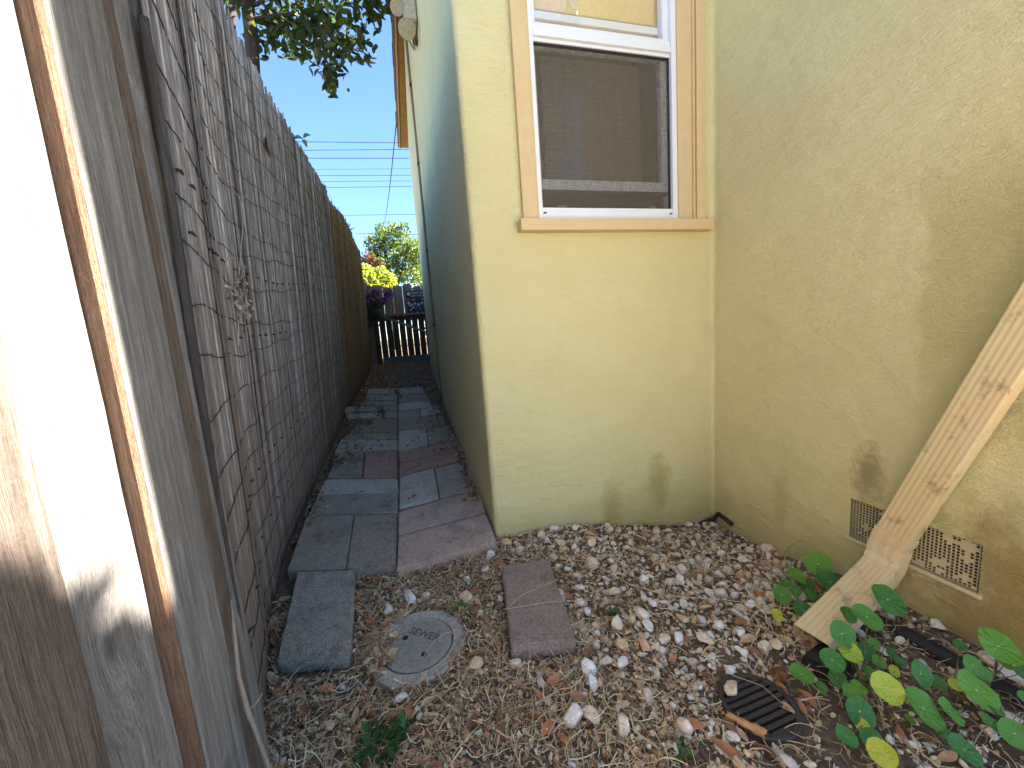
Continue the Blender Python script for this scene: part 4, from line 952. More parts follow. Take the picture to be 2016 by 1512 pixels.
o = bits('straw_on_cover', BT+BT+FT[:5], None, np.column_stack([cxy, np.full(n_, ez+.004)+rng.uniform(0, .012, n_)]), eul(rng.normal(0, .3, n_), rng.normal(0, .25, n_), rng.uniform(0, 6.28, n_)), rng.uniform(.012, .04, n_), pal(LC, n_, None, .2), M['tint_litter'])
tag(o, 'straw and crumbs drifted over the left part of the sewer cover', 'straw', kind='stuff')
n_ = 1500; yy_ = rng.uniform(1.6, 4.2, n_); xx_ = np.where(rng.random(n_) < .55, -.145-.008*yy_+rng.normal(0, .03, n_), rng.uniform(-.55, .28, n_))
o = bits('path_dirt', FT, None, np.column_stack([xx_, yy_, .045+.10*(yy_-1.57)+rng.uniform(.0, .004, n_)]), eul(rng.normal(0, .3, n_), rng.normal(0, .3, n_), rng.uniform(0, 6.28, n_)), rng.uniform(.003, .009, n_), pal([(.16, .12, .09), (.1, .08, .06), (.34, .26, .18)], n_), M['tint_litter'])
tag(o, 'dark crumbs of dirt and leaf bits on the pavers and in their joints', 'dirt', kind='stuff')
# alley litter
def rand_alley(n_, edge):
    out = []
    while len(out) < n_:
        y = random.uniform(2.0, 7.9) if not edge else random.uniform(1.9, 7.9); xl, xr = interp(y, XB)+.03, (XC if y < 4.1 else XC+(y-4.1)*.024)-.02
        if edge:
            t = abs(random.gauss(0, .16)) if y > 2.6 else abs(random.gauss(0, .035))
            side = random.random() < .62; x = xl+t if side else xr-t*.7
            if not xl < x < xr: continue
        else:
            x = random.uniform(xl, xr)
            if y < 4.4 and random.random() < .93: continue
        out.append((x, y))
    return np.array(out)
a_ = np.concatenate([rand_alley(3800, True), rand_alley(1500, False)]); n_ = len(a_)
zz = np.array([max(float(gz(x, y)), zp(y)-(.0 if y < 4.45 and -.55 < x < .3 else .04)) for x, y in a_])
pos = np.column_stack([a_, zz+rng.uniform(.003, .014, n_)])
sc_ = rng.uniform(.012, .04, n_)
o = bits('alley_leaves', LT+FT[:6], None, pos, eul(rng.normal(0, .4, n_), rng.normal(0, .35, n_), rng.uniform(0, 6.28, n_)), sc_, pal([(.36, .15, .07), (.45, .24, .12), (.25, .11, .06), (.55, .40, .26), (.3, .2, .13)], n_, None, .25), M['tint_litter'])
tag(o, 'drift of small dry leaves along both sides of the alley path', 'dry leaves', kind='stuff')
# individual dry leaves in the yard
LM = []; LC3 = {'reddish brown': [(0., (.48, .19, .08)), (1., (.58, .25, .11))], 'dark brown': [(0., (.30, .14, .08)), (1., (.38, .19, .11))], 'pale tan': [(0., (.62, .40, .23)), (1., (.66, .46, .30))]}
LK = {k_: randcol('dry_leaf_'+k_.replace(' ', '_'), v_, .55, .4, .15, 3, .4) for k_, v_ in LC3.items()}; LN = list(LK)
for q in range(12):
    V_, F_ = leaf_t(200+q, 1, .40, .35, .8, 8); V_ = list(map(tuple, V_)); b0 = len(V_)
    me = bpy.data.meshes.new('dry_leaf'); me.from_pydata(V_, [], F_); me.update(); me.polygons.foreach_set('use_smooth', [True]*len(me.polygons)); row = {}
    for cn in LN: m2 = me.copy(); m2.name = 'dry_leaf'; m2.materials.append(LK[cn]); row[cn] = m2
    LM.append(row)
def dleaf(x, y, L, label='curled reddish brown dry leaf lying on the litter', group='dry leaves lying in the yard', z=None, rot=None):
    cn = random.choices(LN, [.55, .25, .2])[0]; label = '%s %s dry leaf %s' % ('long' if L > .048 else 'short', cn, where(x, y))
    o = bpy.data.objects.new('dry_leaf', random.choice(LM)[cn]); o.location = (x, y, (float(gz2(x, y))+.014) if z is None else z); o.scale = (L,)*3
    o.rotation_euler = rot or (random.gauss(0, .35), random.gauss(0, .3), random.uniform(0, 6.28)); link(o); return tag(o, label, 'leaf', group)
for px, py, L in [(940, 1165, .05), (975, 1190, .045), (1030, 1160, .05), (1270, 1050, .07), (1060, 1290, .055), (1095, 1340, .07), (1080, 1325, .06), (1220, 1245, .06), (1320, 1345, .055), (1235, 1400, .04), (720, 1365, .05), (835, 1362, .055), (630, 1345, .075), (545, 1358, .06), (600, 1395, .05), (985, 1440, .05), (760, 1490, .05), (560, 1230, .06), (560, 1180, .05), (540, 1260, .05), (1590, 1370, .05), (1430, 1480, .075), (700, 1410, .04), (850, 1110, .05), (780, 1135, .045), (740, 1140, .05), (700, 1180, .05), (725, 1230, .045), (640, 1140, .03), (1545, 1395, .05)]:
    p = G(px, py, .01); dleaf(p.x, p.y, L)
cnt = 0
while cnt < 262:
    x, y = random.uniform(-.6, 1.45), random.uniform(.33, 1.62)
    if not free(x, y): continue
    if random.random() > (.35+.65*ldens(x, y)): continue
    dleaf(x, y, random.uniform(.028, .06)); cnt += 1
# rolled leaf on the grate
me = bpy.data.meshes.new('rolled_leaf'); V_ = []; F_ = []
for i in range(9):
    t = i/8; rr_ = .0095*(.55+.6*t)*(1+.16*math.sin(i*2.3))
    for j in range(9):
        an = -.6+j*.68; V_.append(((t-.5)*.078+.004*math.sin(j*2.2)*(i in (0, 8)), rr_*math.cos(an), rr_*math.sin(an)))
for i in range(8):
    for j in range(8): F_.append((i*9+j, i*9+j+1, (i+1)*9+j+1, (i+1)*9+j))
p = on(1468, 1425, 2, gr.location.z+.018)
o = meshobj('rolled_leaf', V_, F_, flat('orange_brown_leaf', (.48, .25, .10), .6, .3, .45, 45, .8), None, True); o.location = p; o.rotation_euler = (0, .05, R(-52)); tag(o, 'rolled orange brown dry leaf lying across the drain grate', 'leaf')

# long dry stalks
def stalk(pxs, label, r_=.0012, dz=.025, head=0):
    P = [G(px, py, d) + Vector((0, 0, d)) for px, py, d in pxs]
    Q = []
    for i in range(len(P)-1):
        for t in np.linspace(0, 1, 5, endpoint=False): Q.append(P[i].lerp(P[i+1], t))
    Q.append(P[-1]); mb = MB(); mb.tube(Q, [r_*(1-.4*i/len(Q)) for i in range(len(Q))], 5)
    for i in range(head):
        b = Q[-1].lerp(Q[-4], i/head); v = Vector((random.uniform(-1, 1), random.uniform(-1, 1), .5)).normalized()*.012; mb.tube([b, b+v], [.0012, .0004], 4)
    return tag(mb.build('dry_stalk', M['straw'], None, True), label, 'dry stalk')
stalk([(1100, 1100, .02), (1160, 1105, .035), (1240, 1150, .03), (1310, 1172, .03), (1420, 1180, .03), (1560, 1198, .03), (1640, 1215, .02)], 'longest pale dry stalk arching over the gravel towards the downspout', .0018)
stalk([(990, 1200, .055), (1080, 1185, .055), (1160, 1182, .03), (1250, 1170, .03)], 'straight thin straw lying across the stepping stone', .001)
stalk([(995, 1200, .05), (1030, 1170, .056), (1090, 1145, .056)], 'bristly dry grass head lying on the stepping stone', .001, head=26)
stalk([(940, 1255, .02), (980, 1300, .02), (1055, 1322, .015)], 'bent dry stalk left below the stepping stone', .0014)
stalk([(1238, 1400, .02), (1250, 1440, .02), (1300, 1475, .015)], 'thick grey dead stem in the gravel left of the grate', .0028)
stalk([(720, 1250, .03), (770, 1240, .035), (785, 1230, .03)], 'pale straw curling over the left of the sewer cover', .0012)
stalk([(1430, 1325, .02), (1500, 1350, .025), (1540, 1385, .02)], 'thin stalk crossing the top of the drain grate', .0009)
for i in range(60):
    while True:
        x, y = random.uniform(-.4, 1.35), random.uniform(.4, 1.6)
        if free(x, y) and random.random() < ldens(x, y)+.25: break
    a = random.uniform(0, 6.28); L = random.uniform(.05, .16); z = float(gz2(x, y)); c1 = random.uniform(-.03, .03)
    pp = [Vector((x+math.cos(a)*L*t-math.sin(a)*c1*math.sin(3.1*t), y+math.sin(a)*L*t+math.cos(a)*c1*math.sin(3.1*t), z+.012+.02*math.sin(3.1*t))) for t in np.linspace(0, 1, 8)]
    if pp[-1].x > XR-.02 or pp[-1].y > 1.6: continue
    tag(tube('straw_stem', pp, .0009, M['straw'], None, 4), '%s dry stem %s' % ('long thin' if L > .11 else 'short thin', where(x, y)), 'dry stem', 'loose thin stems on the litter')

# ================================================================== PLANTS
def tuft(px, py, n_, L, cols, label, spread=.02, name='grass_tuft', dz=0):
    p = G(px, py); T = [blade_t(900+q, 1, .03, 5, .9) for q in range(5)]
    # blades rooted at the base: shift template so root is at origin and it stands up
    TT = []
    for V_, F_ in T:
        W = V_.copy(); W[:, 0] += .5; TT.append((np.column_stack([W[:, 1], W[:, 2]*.8, W[:, 0]]), F_))
    pos = np.column_stack([rng.normal(0, spread, n_), rng.normal(0, spread, n_), np.zeros(n_)])
    o = bits(name, TT, None, pos, eul(rng.normal(0, .55, n_), rng.normal(0, .55, n_), rng.uniform(0, 6.28, n_)), rng.uniform(.4, 1, n_)*L, pal(cols, n_), M['tint_litter'])
    o.location = p+Vector((0, 0, dz)); return tag(o, label, 'grass')
gg = [(.16, .22, .06), (.25, .28, .09), (.45, .38, .18)]; dd = [(.5, .38, .2), (.4, .3, .16), (.3, .26, .12)]
tuft(1555, 1150, 22, .16, gg+dd, 'half dry grass clump against the right wall left of the vent', .025)
tuft(1480, 1060, 16, .14, dd+gg, 'wispy dry grass leaning on the wall right of the corner', .03)
tuft(1370, 1135, 40, .08, gg+dd, 'olive grass tuft in the middle of the gravel', .04)
tuft(1388, 1020, 10, .10, dd+gg, 'few thin grass stems in the wall corner', .015)
tuft(955, 1160, 30, .05, [(.2, .26, .16), (.4, .36, .2)], 'small grey green grass tuft below the path edge', .015)
tuft(990, 1065, 14, .04, gg+dd, 'tiny grass tuft at the foot of the house corner', .008)
tuft(1010, 1430, 14, .06, gg+dd, 'sparse green blades low in the straw', .02)
tuft(560, 1130, 26, .07, dd, 'dry grass between the block and the screen foot', .03)
tuft(530, 1240, 30, .07, dd, 'dry grass at the foot of the screen left of the block', .03)
tuft(1300, 1240, 26, .05, dd+gg, 'thin straw coloured tuft in the gravel above the grate', .03)
def plant(px, py, n_, R_, Ls, cols, label, name='weed', h=.04):
    p = G(px, py); root = empty(name, p, label, 'plant')
    th = rng.uniform(0, 6.28, n_); r_ = R_*np.sqrt(rng.uniform(0, 1, n_)); pos = np.column_stack([r_*np.cos(th), r_*np.sin(th), rng.uniform(.2, 1, n_)*h])
    bits('foliage', [leaf_t(q, 1, .5, .2, .3) for q in range(5)], None, pos, eul(rng.normal(0, .4, n_), rng.normal(-.2, .4, n_), th), rng.uniform(.6, 1.1, n_)*Ls, pal(cols, n_), M['leaf'], root)
    mb = MB()
    for q in range(min(n_, 14)): mb.tube([(0, 0, -.01), Vector(pos[q])*.6+Vector((0, 0, .004)), pos[q]], .0009, 4)
    mb.build('stem', M['stem'], root); return root
gc = [(.05, .14, .035), (.07, .18, .05), (.04, .10, .03)]
plant(745, 1480, 70, .055, .026, gc, 'low dark green weed at the bottom edge left of centre', h=.035)
plant(795, 1448, 14, .022, .035, gc, 'single bushy sprig of green leaves beside the low weed', h=.05)
plant(1208, 1215, 18, .018, .022, gc, 'small dark green seedling right of the stepping stone', h=.03)
plant(1190, 1255, 10, .014, .016, gc, 'tiny green seedling below the larger one right of the stepping stone', h=.02)
plant(1345, 1495, 22, .025, .02, gc, 'small green weed at the bottom edge left of the grate', h=.03)
plant(905, 1205, 20, .03, .022, [(.10, .24, .08), (.2, .34, .06), (.12, .2, .1)], 'pale clover sprig at the upper right rim of the sewer cover', 'clover', .04)
for px, py, h_, lb in ((750, 822, .10, 'little weed growing in the path joint left of centre'), (785, 785, .13, 'taller weed in the centre joint of the path')):
    p = onp(px, py); root = empty('path_weed', p, lb, 'plant'); n_ = 22
    tube('stem', [(0, 0, 0), (.004, 0, h_*.5), (0, .004, h_)], .002, M['stem'], root, 5)
    pos = np.column_stack([rng.normal(0, .018, n_), rng.normal(0, .018, n_), rng.uniform(.1, 1, n_)*h_]); bits('foliage', [leaf_t(q, 1, .35) for q in range(4)], None, pos, eul(rng.normal(0, .5, n_), rng.normal(0, .5, n_), rng.uniform(0, 6.28, n_)), rng.uniform(.025, .05, n_), pal([(.03, .06, .025), (.05, .09, .04)], n_), M['leaf'], root)

# nasturtiums ------------------------------------------------
def nleaf_mesh(seed):
    rr = random.Random(seed); V_ = [(0, 0, -.06)]; F_ = []; n_ = 36; nr = 4; ph = rr.uniform(0, 6)
    for i in range(1, nr+1):
        for j in range(n_):
            a = j*2*math.pi/n_; lob = 1-.035*abs(math.sin(a*4.5+ph))*i/nr-.02*math.sin(a*2+ph); r_ = i/nr*lob; z = -.06+.08*(r_)**2+.085*math.sin(a*3+ph)*r_*r_+.05*math.sin(a*2+ph*2)*r_*r_+.02*math.sin(a*9+ph)*r_
            V_.append((r_*math.cos(a), r_*math.sin(a), z))
    F_ += [(0, 1+j, 1+(j+1) % n_) for j in range(n_)]
    for i in range(nr-1):
        for j in range(n_): b = 1+i*n_; F_.append((b+j, b+n_+j, b+n_+(j+1) % n_, b+(j+1) % n_))
    me = bpy.data.meshes.new('leaf'); me.from_pydata(V_, [], F_); me.update(); me.polygons.foreach_set('use_smooth', [True]*len(me.polygons)); return me
NM = [nleaf_mesh(q) for q in range(7)]; NG = []; NY = []
for m_ in NM: a1 = m_.copy(); a1.materials.append(M['nast']); NG.append(a1); a2 = m_.copy(); a2.materials.append(M['nast_y']); NY.append(a2)
def nasturtium(label, base, leaves):
    b = G(*base); root = empty('nasturtium', b, label, 'plant', 'nasturtiums along the right wall')
    for i, (cx_, cy_, rp_, hz, yl) in enumerate(leaves):
        px, py = 1480+cx_/2.392, 880+cy_/2.392
        p = G(px, py, hz)+Vector((0, 0, hz))
        if p.x > XR-.03: p = on(px, py, 0, XR-.045)
        d = (RM.T @ (np.array(p)-[0, 0, CAMH]))[2]; r_ = rp_/2.392/F*d*.97
        o = bpy.data.objects.new('leaf', random.choice(NY if yl else NG)); o.parent = root; o.location = p-b; o.scale = (r_, r_*.97, r_); link(o)
        o.rotation_mode = 'ZYX'; o.rotation_euler = (random.gauss(.55, .16), random.gauss(-.15, .2), random.uniform(0, 6.28))
        foot = Vector((random.gauss(0, .02), random.gauss(0, .02), 0)); q = p-b; midp = (foot+q)/2+Vector((random.gauss(0, .012), random.gauss(0, .012), -.01))
        tube('stem', [foot, midp, q-Vector((0, 0, r_*.06))], .0011, M['stem'], root, 5)
g0 = [(312, 550, 60, .10, 0), (215, 605, 42, .08, 0), (160, 640, 25, .06, 0), (372, 635, 62, .09, 0), (143, 697, 42, .05, 0), (207, 675, 27, .05, 0), (278, 697, 32, .06, 0), (332, 727, 32, .05, 0), (247, 770, 50, .05, 0), (120, 792, 30, .03, 1), (262, 645, 34, .05, 0), (345, 560, 34, .08, 0)]
g1 = [(645, 718, 78, .16, 0), (545, 800, 65, .14, 0), (455, 790, 40, .12, 0), (428, 880, 62, .11, 0), (575, 928, 28, .05, 0), (660, 967, 25, .04, 0), (465, 965, 50, .08, 1), (380, 1002, 52, .08, 0), (237, 1067, 52, .05, 0), (405, 1090, 40, .04, 0), (470, 1155, 42, .06, 0), (505, 1130, 35, .06, 0), (512, 1248, 68, .05, 0), (640, 1135, 72, .09, 1), (672, 1055, 25, .05, 1), (448, 1362, 48, .05, 0), (570, 1382, 52, .04, 0), (613, 1440, 60, .05, 1), (540, 965, 42, .05, 0), (745, 1280, 24, .03, 0), (655, 1475, 30, .03, 0), (560, 1065, 34, .04, 0), (330, 1130, 26, .03, 0), (600, 1010, 30, .05, 0), (700, 1010, 26, .05, 0), (520, 1310, 30, .03, 1)]
g2 = [(800, 1070, 65, .09, 0), (815, 1230, 88, .07, 0), (940, 1245, 58, .06, 0), (982, 933, 27, .08, 0), (1168, 937, 86, .13, 0), (1045, 1030, 48, .09, 0), (1090, 1065, 34, .08, 0), (1065, 1145, 88, .08, 0), (1195, 1020, 30, .07, 0), (1275, 1065, 30, .08, 0), (1240, 1350, 62, .06, 0), (1005, 1425, 65, .06, 0), (1290, 1180, 30, .05, 0), (880, 1110, 34, .05, 0), (960, 1120, 28, .05, 1), (1130, 1300, 40, .05, 0), (900, 1340, 34, .04, 0), (1150, 1230, 34, .06, 0)]
nasturtium('nasturtium with small round leaves left of the downspout mouth', (1600, 1200), g0)
nasturtium('nasturtium spreading in front of and over the lower downspout', (1710, 1370), g1)
nasturtium('nasturtium at the right edge reaching up the stained wall', (1900, 1390), g2)
mb = MB()
for q in range(26):
    a = G(random.uniform(1620, 2000), random.uniform(1290, 1480)); pp = [a+Vector((.03*t*math.cos(q*2.1)*3, .03*t*math.sin(q*2.1)*3, .012+.03*math.sin(3.1*t))) for t in np.linspace(0, 1, 6)]; 
    if max(v.x for v in pp) < XR-.02: mb.tube(pp, .0011, 5)
tag(mb.build('runner_stems', M['twig'], None), 'tangle of brown creeping stems under the nasturtium leaves', 'stems', kind='stuff')

# dried vine hanging on the grey screen ----------------------
def scr(px, py, off=.012):
    y = 1.3
    for _ in range(10):
        p = on(px, py, 0, -.5); z = p.z
        ft = min(1, max(0, z/2.3)); x = interp(p.y, XB)*(1-ft)+interp(p.y, XT)*ft
        for _ in range(20):
            p = on(px, py, 0, x); ft = min(1, max(0, p.z/2.3)); x = .5*x+.5*(interp(p.y, XB)*(1-ft)+interp(p.y, XT)*ft+off)
    return Vector(p)
mb = MB(); pale = flat('bleached_stem', (.42, .36, .28), .7, .2, .3, 90, .3)
def vine(pl, r_): mb.tube([scr(*q) for q in pl], r_, 5)
vine([(432, 325), (440, 350), (452, 365), (468, 385), (475, 400), (478, 450), (472, 520), (468, 600), (470, 680)], .0016)
vine([(475, 400), (487, 375)], .0014); vine([(440, 508), (452, 530), (458, 555), (475, 560), (482, 535), (476, 515)], .002); vine([(450, 505), (445, 520), (460, 575)], .0014)
vine([(462, 490), (466, 620)], .001); vine([(484, 520), (470, 560), (466, 600)], .0016)
o = mb.build('dried_vine', pale, None, True); tag(o, 'bleached dead vine with shrivelled leaves hanging on the grey bamboo screen', 'dead vine')
n_ = 70; pp = []
for q in range(n_):
    px, py = random.choice([(478, 560), (468, 590), (485, 610), (475, 630), (460, 575), (480, 545)]); p = scr(px+random.gauss(0, 7), py+random.gauss(0, 11), .02); pp.append(p[:])
bits('shrivelled_leaf', [leaf_t(q, 1, .6, .9, 1.6) for q in range(6)], None, np.array(pp), eul(rng.uniform(0, 6, n_), rng.uniform(0, 6, n_), rng.uniform(0, 6, n_)), rng.uniform(.012, .028, n_), pal([(.36, .31, .27), (.28, .22, .18), (.45, .4, .36)], n_), M['tint_litter'], o)['kind'] = 'stuff'
p = scr(522, 290, .014); o = bpy.data.objects.new('stuck_leaf', LM[2]['dark brown']); link(o); o.location = p; o.scale = (.12, .12, .12); o.rotation_euler = (R(80), R(35), R(95)); tag(o, 'large dark brown leaf caught high on the grey bamboo screen', 'leaf')
# sprig above the screen
p = on(570, 270, 0, -.55); root = empty('sprig', p, 'thin sprig with four leaves poking out above the grey screen', 'plant'); q1 = on(592, 270, 1, p.y)-p
tube('stem', [(-.1, 0, -.05), (0, 0, 0), q1], .0025, M['twig'], root, 5)
for px, py, an in ((587, 270, 0), (603, 266, .4), (600, 280, -1.2)):
    V_, F_ = leaf_t(3, .045, .026, .2, .1); o = meshobj('leaf', V_, F_, flat('bluish_leaf', (.10, .16, .14), .5), root, True); o.location = on(px, py, 1, p.y)-p; o.rotation_euler = (R(75), -an, 0)

# ================================================================== TREES
def tree(name, base, limbs, leaf_clusters, n_leaf, Ls, cols, label, mat='leaf', rad=.12, aspect=.42, group=None, lspread=.25):
    root = empty(name, base, label, 'tree', group); B0 = Vector(base)
    for i, (pts_, r_) in enumerate(limbs):
        P = [Vector(p)-B0 for p in pts_]; Q = []
        for k_ in range(len(P)-1):
            for t in np.linspace(0, 1, 4, endpoint=False): Q.append(P[k_].lerp(P[k_+1], t)+Vector([random.gauss(0, r_*.12) for _ in range(3)]))
        Q.append(P[-1]); tube('trunk' if i == 0 or r_ > rad*.6 else 'branch', Q, [r_*(1-.55*k_/len(Q)) for k_ in range(len(Q))], M['bark'], root, 8)
    n_ = n_leaf; cl = leaf_clusters; wts = np.array([c_[3]**2 for c_ in cl]); wts /= wts.sum(); idx = rng.choice(len(cl), n_, p=wts)
    C_ = np.array([c_[:3] for c_ in cl]); S_ = np.array([c_[3] for c_ in cl]); d = rng.standard_normal((n_, 3)); d /= np.linalg.norm(d, axis=1)[:, None]
    pos = C_[idx]+d*(S_[idx]*rng.uniform(.25, 1, n_)**.6)[:, None]-np.array(B0)
    bits('crown', [leaf_t(q, 1, aspect, .2, .3, 4) for q in range(6)], None, pos, eul(rng.normal(0, .7, n_), rng.normal(.5, .6, n_), rng.uniform(0, 6.28, n_)), rng.uniform(.7, 1.2, n_)*Ls, pal(cols, n_, None, .25), M[mat], root)
    return root
# overhanging tree behind the screen: two trunks, drooping branch
ty = 4.2
t1a, t1b = on(495, 140, 1, ty), on(487, -10, 1, ty); t2a, t2b = on(452, 80, 1, ty+.5), on(456, -10, 1, ty+.5)
def up(a, b, z0, z1): d = (b-a)/(b.z-a.z); return [a+d*(z0-a.z), a, b, b+d*(z1-b.z)]
BR = [[(487, 40), (540, 30), (600, 28), (650, 10)], [(497, 35), (560, 55), (610, 85), (640, 115), (665, 160)], [(500, 10), (560, -20), (640, -40), (700, 20)], [(650, -60), (690, -20), (735, 10), (755, 30)], [(560, -60), (600, 40), (640, 60), (690, 105)]]
lim = [([Vector((t1a.x-.1, ty, .2))]+up(t1a, t1b, 1.6, 5.2)[1:], .075)]
cl = []
for b_ in BR:
    P = [on(px, py, 1, ty+.15*math.sin(px)) for px, py in b_]; lim.append((P, .016))
    for k_ in range(len(P)-1):
        for t in (.2, .5, .8): c_ = P[k_].lerp(P[k_+1], t); cl.append((c_.x+random.gauss(0, .05), c_.y+random.gauss(0, .2), c_.z+random.gauss(0, .06), .13))
for px, py, r_ in [(470, 20, .12), (520, 50, .14), (440, 10, .14), (415, 5, .12), (545, 15, .2), (590, 20, .2), (640, 15, .22), (690, 5, .2), (735, 10, .14), (745, 40, .10), (600, 100, .15), (640, 80, .18), (625, 125, .12), (690, 60, .14), (700, 90, .12), (655, 110, .14), (685, 120, .10), (650, 155, .07), (662, 168, .06), (570, 95, .10), (520, 95, .07), (700, 30, .16), (560, -30, .3), (640, -50, .35), (720, -40, .3), (480, -60, .3), (600, -130, .5), (700, -140, .5)]:
    c_ = on(px, py, 1, ty); cl.append((c_.x, c_.y+random.gauss(0, .2), c_.z, r_))
for q in range(26): cl.append((random.uniform(-3.4, -.2), random.uniform(3.6, 6.8), random.uniform(4.9, 6.6), random.uniform(.3, .55)))
lf = [(.045, .075, .03), (.06, .09, .03), (.03, .055, .025), (.10, .12, .03)]
tree('overhanging_tree', (t1a.x-.1, ty, .2), lim, cl, 5600, .105, lf, 'dark leaved tree with two slim trunks overhanging the bamboo screen at upper left', rad=.12)
root = bpy.data.objects['overhanging_tree']; P = [p-root.location for p in up(t2a, t2b, 1.6, 5.2)]; tube('trunk', P, [.055, .05, .045, .03], M['bark'], root, 8)
# green tree beyond the gate
fy = 17.
cl = []
for px, py, r_ in [(770, 465, 1.), (740, 480, .8), (800, 480, .9), (730, 515, .8), (760, 500, 1.1), (800, 520, 1.), (775, 540, 1.), (745, 545, .9), (815, 500, .8), (810, 545, .9), (770, 450, .45), (752, 458, .4), (795, 455, .45), (835, 500, 1.), (840, 540, 1.), (850, 470, .9)]:
    c_ = on(px, py, 1, fy); cl.append((c_.x, c_.y+random.uniform(-.6, .8), c_.z, r_*.62))
c_ = on(770, 600, 1, fy)
tree('garden_tree', (c_.x, fy, .45), [([(c_.x, fy, .4), (c_.x+.1, fy, 2.2), (c_.x, fy, 4.5)], .13), ([(c_.x, fy, 2.4), (c_.x+.9, fy+.2, 4.4)], .06), ([(c_.x, fy, 2.4), (c_.x-.9, fy-.2, 4.2)], .06)], cl, 9000, .11, [(.09, .14, .04), (.15, .20, .05), (.24, .27, .08), (.05, .08, .03)], 'bushy sunlit green tree beyond the gate', aspect=.6)
cl = []
for px, py, r_ in [(725, 545, .45), (745, 548, .5), (765, 552, .35), (715, 540, .4), (735, 560, .5), (705, 560, .5), (760, 562, .4), (720, 532, .25), (752, 540, .3)]:
    c_ = on(px, py, 1, 12.5); cl.append((c_.x, c_.y+random.uniform(-.2, .3), c_.z, r_*.75))
c_ = on(735, 580, 1, 12.5)
tree('yellow_shrub', (c_.x, 12.5, .45), [([(c_.x, 12.5, .4), (c_.x, 12.5, 1.5), (c_.x, 12.5, 2.4)], .05)], cl, 5200, .085, [(.42, .40, .07), (.50, .44, .09), (.28, .32, .06), (.18, .22, .05)], 'bright yellow leaved shrub in sun left of the green tree', aspect=.55)
cl = []
for px, py in ((735, 515), (748, 518), (728, 508), (740, 526)): c_ = on(px, py, 1, 15); cl.append((c_.x, c_.y, c_.z, .22))
tree('red_flowering_shrub', (cl[0][0], 15, .45), [([(cl[0][0], 15, .4), (cl[0][0], 15, 3)], .03)], cl, 420, .10, [(.30, .04, .06), (.10, .14, .05), (.08, .12, .04)], 'red flowering shrub peeking above the yellow one', aspect=.7)
cl = []
for px, py, r_ in ((733, 590, .16), (745, 600, .14), (728, 605, .14), (740, 578, .12), (765, 578, .13), (722, 582, .10), (735, 620, .14), (755, 590, .1), (725, 625, .12), (745, 635, .10), (728, 640, .08)): c_ = on(px, py, 1, 7.72); cl.append((c_.x, c_.y, c_.z, r_*.75))
tree('bougainvillea', (cl[0][0], 7.75, .5), [([(cl[0][0], 7.75, .5), (cl[0][0]+.02, 7.75, 1.3), (cl[0][0], 7.72, 1.8)], .012), ([(cl[0][0], 7.75, 1.2), (cl[4][0], 7.72, 1.8)], .007)], cl, 620, .055, [(.04, .08, .045), (.05, .09, .06), (.03, .06, .035)], 'purple flowering climber on the fence left of the gate', aspect=.55)
bv = bpy.data.objects['bougainvillea']; n_ = 150; pp = []
for q in range(n_):
    px, py, s_ = random.choice(((762, 577, 7), (772, 579, 6), (768, 584, 6), (757, 572, 5), (740, 583, 5), (735, 590, 5), (728, 588, 4), (722, 577, 4), (752, 592, 4), (738, 570, 4))); pp.append((on(px+random.gauss(0, s_*.7), py+random.gauss(0, s_*.6), 1, 7.66)-bv.location)[:])
bits('flowers', [leaf_t(q, 1, .8, .5, .3, 3) for q in range(4)], None, np.array(pp), eul(rng.uniform(0, 6, n_), rng.uniform(0, 6, n_), rng.uniform(0, 6, n_)), rng.uniform(.022, .04, n_), pal([(.60, .07, .66), (.66, .14, .70), (.46, .05, .54)], n_), M['leaf'], bv)['kind'] = 'stuff'
cl = []
for px, py in ((690, 440), (684, 452), (672, 432), (668, 445)): c_ = on(px, py+8, 1, 7.6); cl.append((c_.x, c_.y, c_.z, .07))
c_ = on(676, 470, 1, 7.6)
tree('tall_weeds', (c_.x, 7.6, .5), [([(c_.x, 7.6, .5), (c_.x, 7.6, 2.4), (cl[3][0], 7.6, cl[3][2]+.1)], .006), ([(c_.x+.05, 7.6, 2.0), (cl[0][0], 7.6, cl[0][2]+.1)], .005)], cl, 60, .05, [(.10, .15, .10), (.14, .2, .1)], 'spindly tall weeds rising behind the brown screen against the sky')
# left neighbour greenery seen through the gap of the near planks
# trees further out (skyline)
cl = [(random.uniform(1, 9), random.uniform(22, 26), random.uniform(1.2, 3.6), 1.3) for _ in range(24)]
tree('far_tree', (5, 24, .45), [([(5, 24, .4), (5, 24, 3)], .2)], cl, 5000, .22, [(.07, .12, .04), (.1, .16, .04)], 'low green trees behind the house', aspect=.6)
# added foliage out of view, its top shaped to shade the lower planks
cx_, cyy = 2.75, -.75
pts_h = []
def need(px, py, xx=-.40): return on(px, py, 0, xx)
dist_ = 3.35
top_pts = []
for px, py in [(-200, 1000), (0, 1015), (40, 1040), (70, 1060), (110, 1100), (150, 1135), (180, 1100), (215, 1150), (250, 1195), (290, 1190), (325, 1130)]:
    q = need(px, py); t = dist_/math.cos(R(SUN_EL)); top_pts.append(q+SUNV*t)
root = empty('shade_hedge', (2.7, -.8, 0), 'added leafy blocker out of view to the right, shaped to shade the lower planks', 'shade_hedge')
bm = bmesh.new(); s_ = sorted(top_pts, key=lambda v: v.y); 
tv_ = [Vector((v.x, min(v.y, yC-.09), v.z-.10)) for v in s_]; tv_ = [Vector((tv_[0].x, tv_[0].y-.35, tv_[0].z+.05))]+tv_+[Vector((tv_[-1].x, tv_[-1].y+.04, tv_[-1].z-.1))]
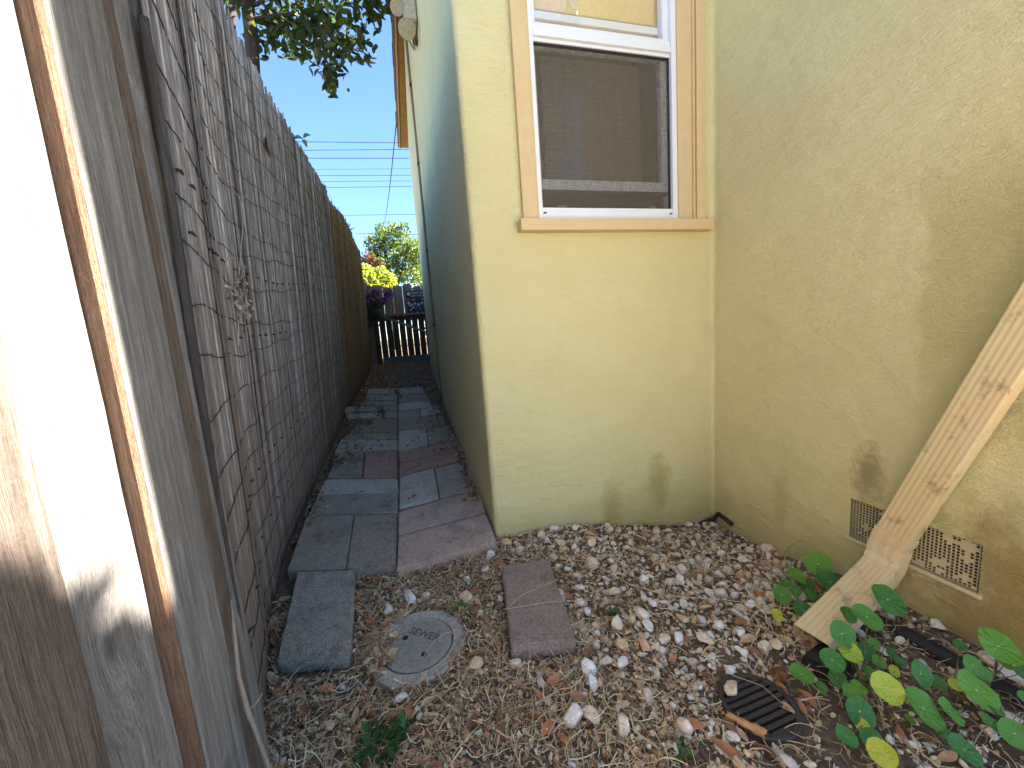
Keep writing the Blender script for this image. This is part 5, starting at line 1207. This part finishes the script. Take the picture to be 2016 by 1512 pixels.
f0 = [bm.verts.new(v-root.location) for v in tv_]; f1 = [bm.verts.new(Vector((v.x, v.y, -.1))-root.location) for v in tv_]; b0 = [bm.verts.new(Vector((v.x+.8, v.y, v.z-.8))-root.location) for v in tv_]; b1 = [bm.verts.new(Vector((v.x+.8, v.y, -.1))-root.location) for v in tv_]
for i in range(len(tv_)-1):
    for a, b in ((f0, f1), (b0, f0), (b1, b0)): bm.faces.new((a[i], a[i+1], b[i+1], b[i]))
bmobj('core', bm, M['bark'], root)
pp = []
for i in range(len(tv_)-1):
    L = (tv_[i+1]-tv_[i]).length
    for q in range(int(L*420)+8):
        t = random.random(); v = tv_[i].lerp(tv_[i+1], t); pp.append((v.x+random.gauss(.1, .05), v.y+random.gauss(0, .02), v.z+random.uniform(-.06, .085)))
for q in range(5000): i = random.randrange(len(tv_)-1); v = tv_[i].lerp(tv_[i+1], random.random()); pp.append((v.x-random.uniform(0, .08), v.y, random.uniform(0, v.z)))
n_ = len(pp); bits('foliage', [leaf_t(q, 1, .5) for q in range(4)], None, np.array(pp)-np.array(root.location), eul(rng.uniform(0, 6, n_), rng.uniform(0, 6, n_), rng.uniform(0, 6, n_)), rng.uniform(.05, .09, n_), pal(lf, n_), M['leaf'], root)

cl = [(random.uniform(.6, 3.2), random.uniform(-4.2, -2.2), random.uniform(2.6, 5.4), random.uniform(.35, .6)) for _ in range(26)]  # added crown out of view, darkens the sky mirrored in the glass
tree('sky_block_tree', (2.2, -3.2, 0), [([(2.2, -3.2, 0), (2.25, -3.2, 2.0), (2.2, -3.1, 4.)], .09), ([(2.2, -3.2, 2.2), (1.4, -3.0, 3.6)], .04)], cl, 6000, .12, lf, 'added leafy tree behind the camera, blocking the sky mirrored in the window glass', aspect=.5)
# ================================================================== OVERHEAD WIRES
wm = flat('power_line', (.03, .03, .035), .6)
WY = 26.
for i, (ya, yb, r_) in enumerate([(279, 281.5, .018), (296, 294, .018), (311.5, 311.5, .02), (334, 332, .010), (346, 345, .016), (358, 356, .014), (370, 367, .016), (425, 422, .016), (456, 462, .018)]):
    A_, B_ = on(500, ya-(yb-ya)*.35, 1, WY+i*.3), on(860, yb+(yb-ya)*.15, 1, WY+i*.3); d = B_-A_; P = []
    for t in np.linspace(-6, 7, 60): q = A_+d*t; P.append(q+Vector((0, 0, .06*((t-.5)**2)*.5)))
    tag(tube('power_line', P, r_, wm, None, 5), ['topmost overhead wire crossing the sky gap', 'second overhead wire from the top', 'third overhead wire from the top, slightly thicker', 'faintest thin wire under the third one', 'fifth overhead wire from the top', 'sixth overhead wire from the top', 'seventh overhead wire, lowest of the close set', 'overhead wire just above the treetop', 'lowest wire touching the treetop at left'][i], 'wire', 'overhead wires across the sky')
A_ = on(781, 236, 1, 6.9); B_ = on(753, 450, 1, 22.)
tag(tube('service_drop', [A_.lerp(B_, t)-Vector((0, 0, .25*math.sin(math.pi*t))) for t in np.linspace(0, 1, 24)], .011, wm, None, 5), 'slanting service wire running down from the eave end to the treetop', 'wire')
print('objects', len(bpy.data.objects))
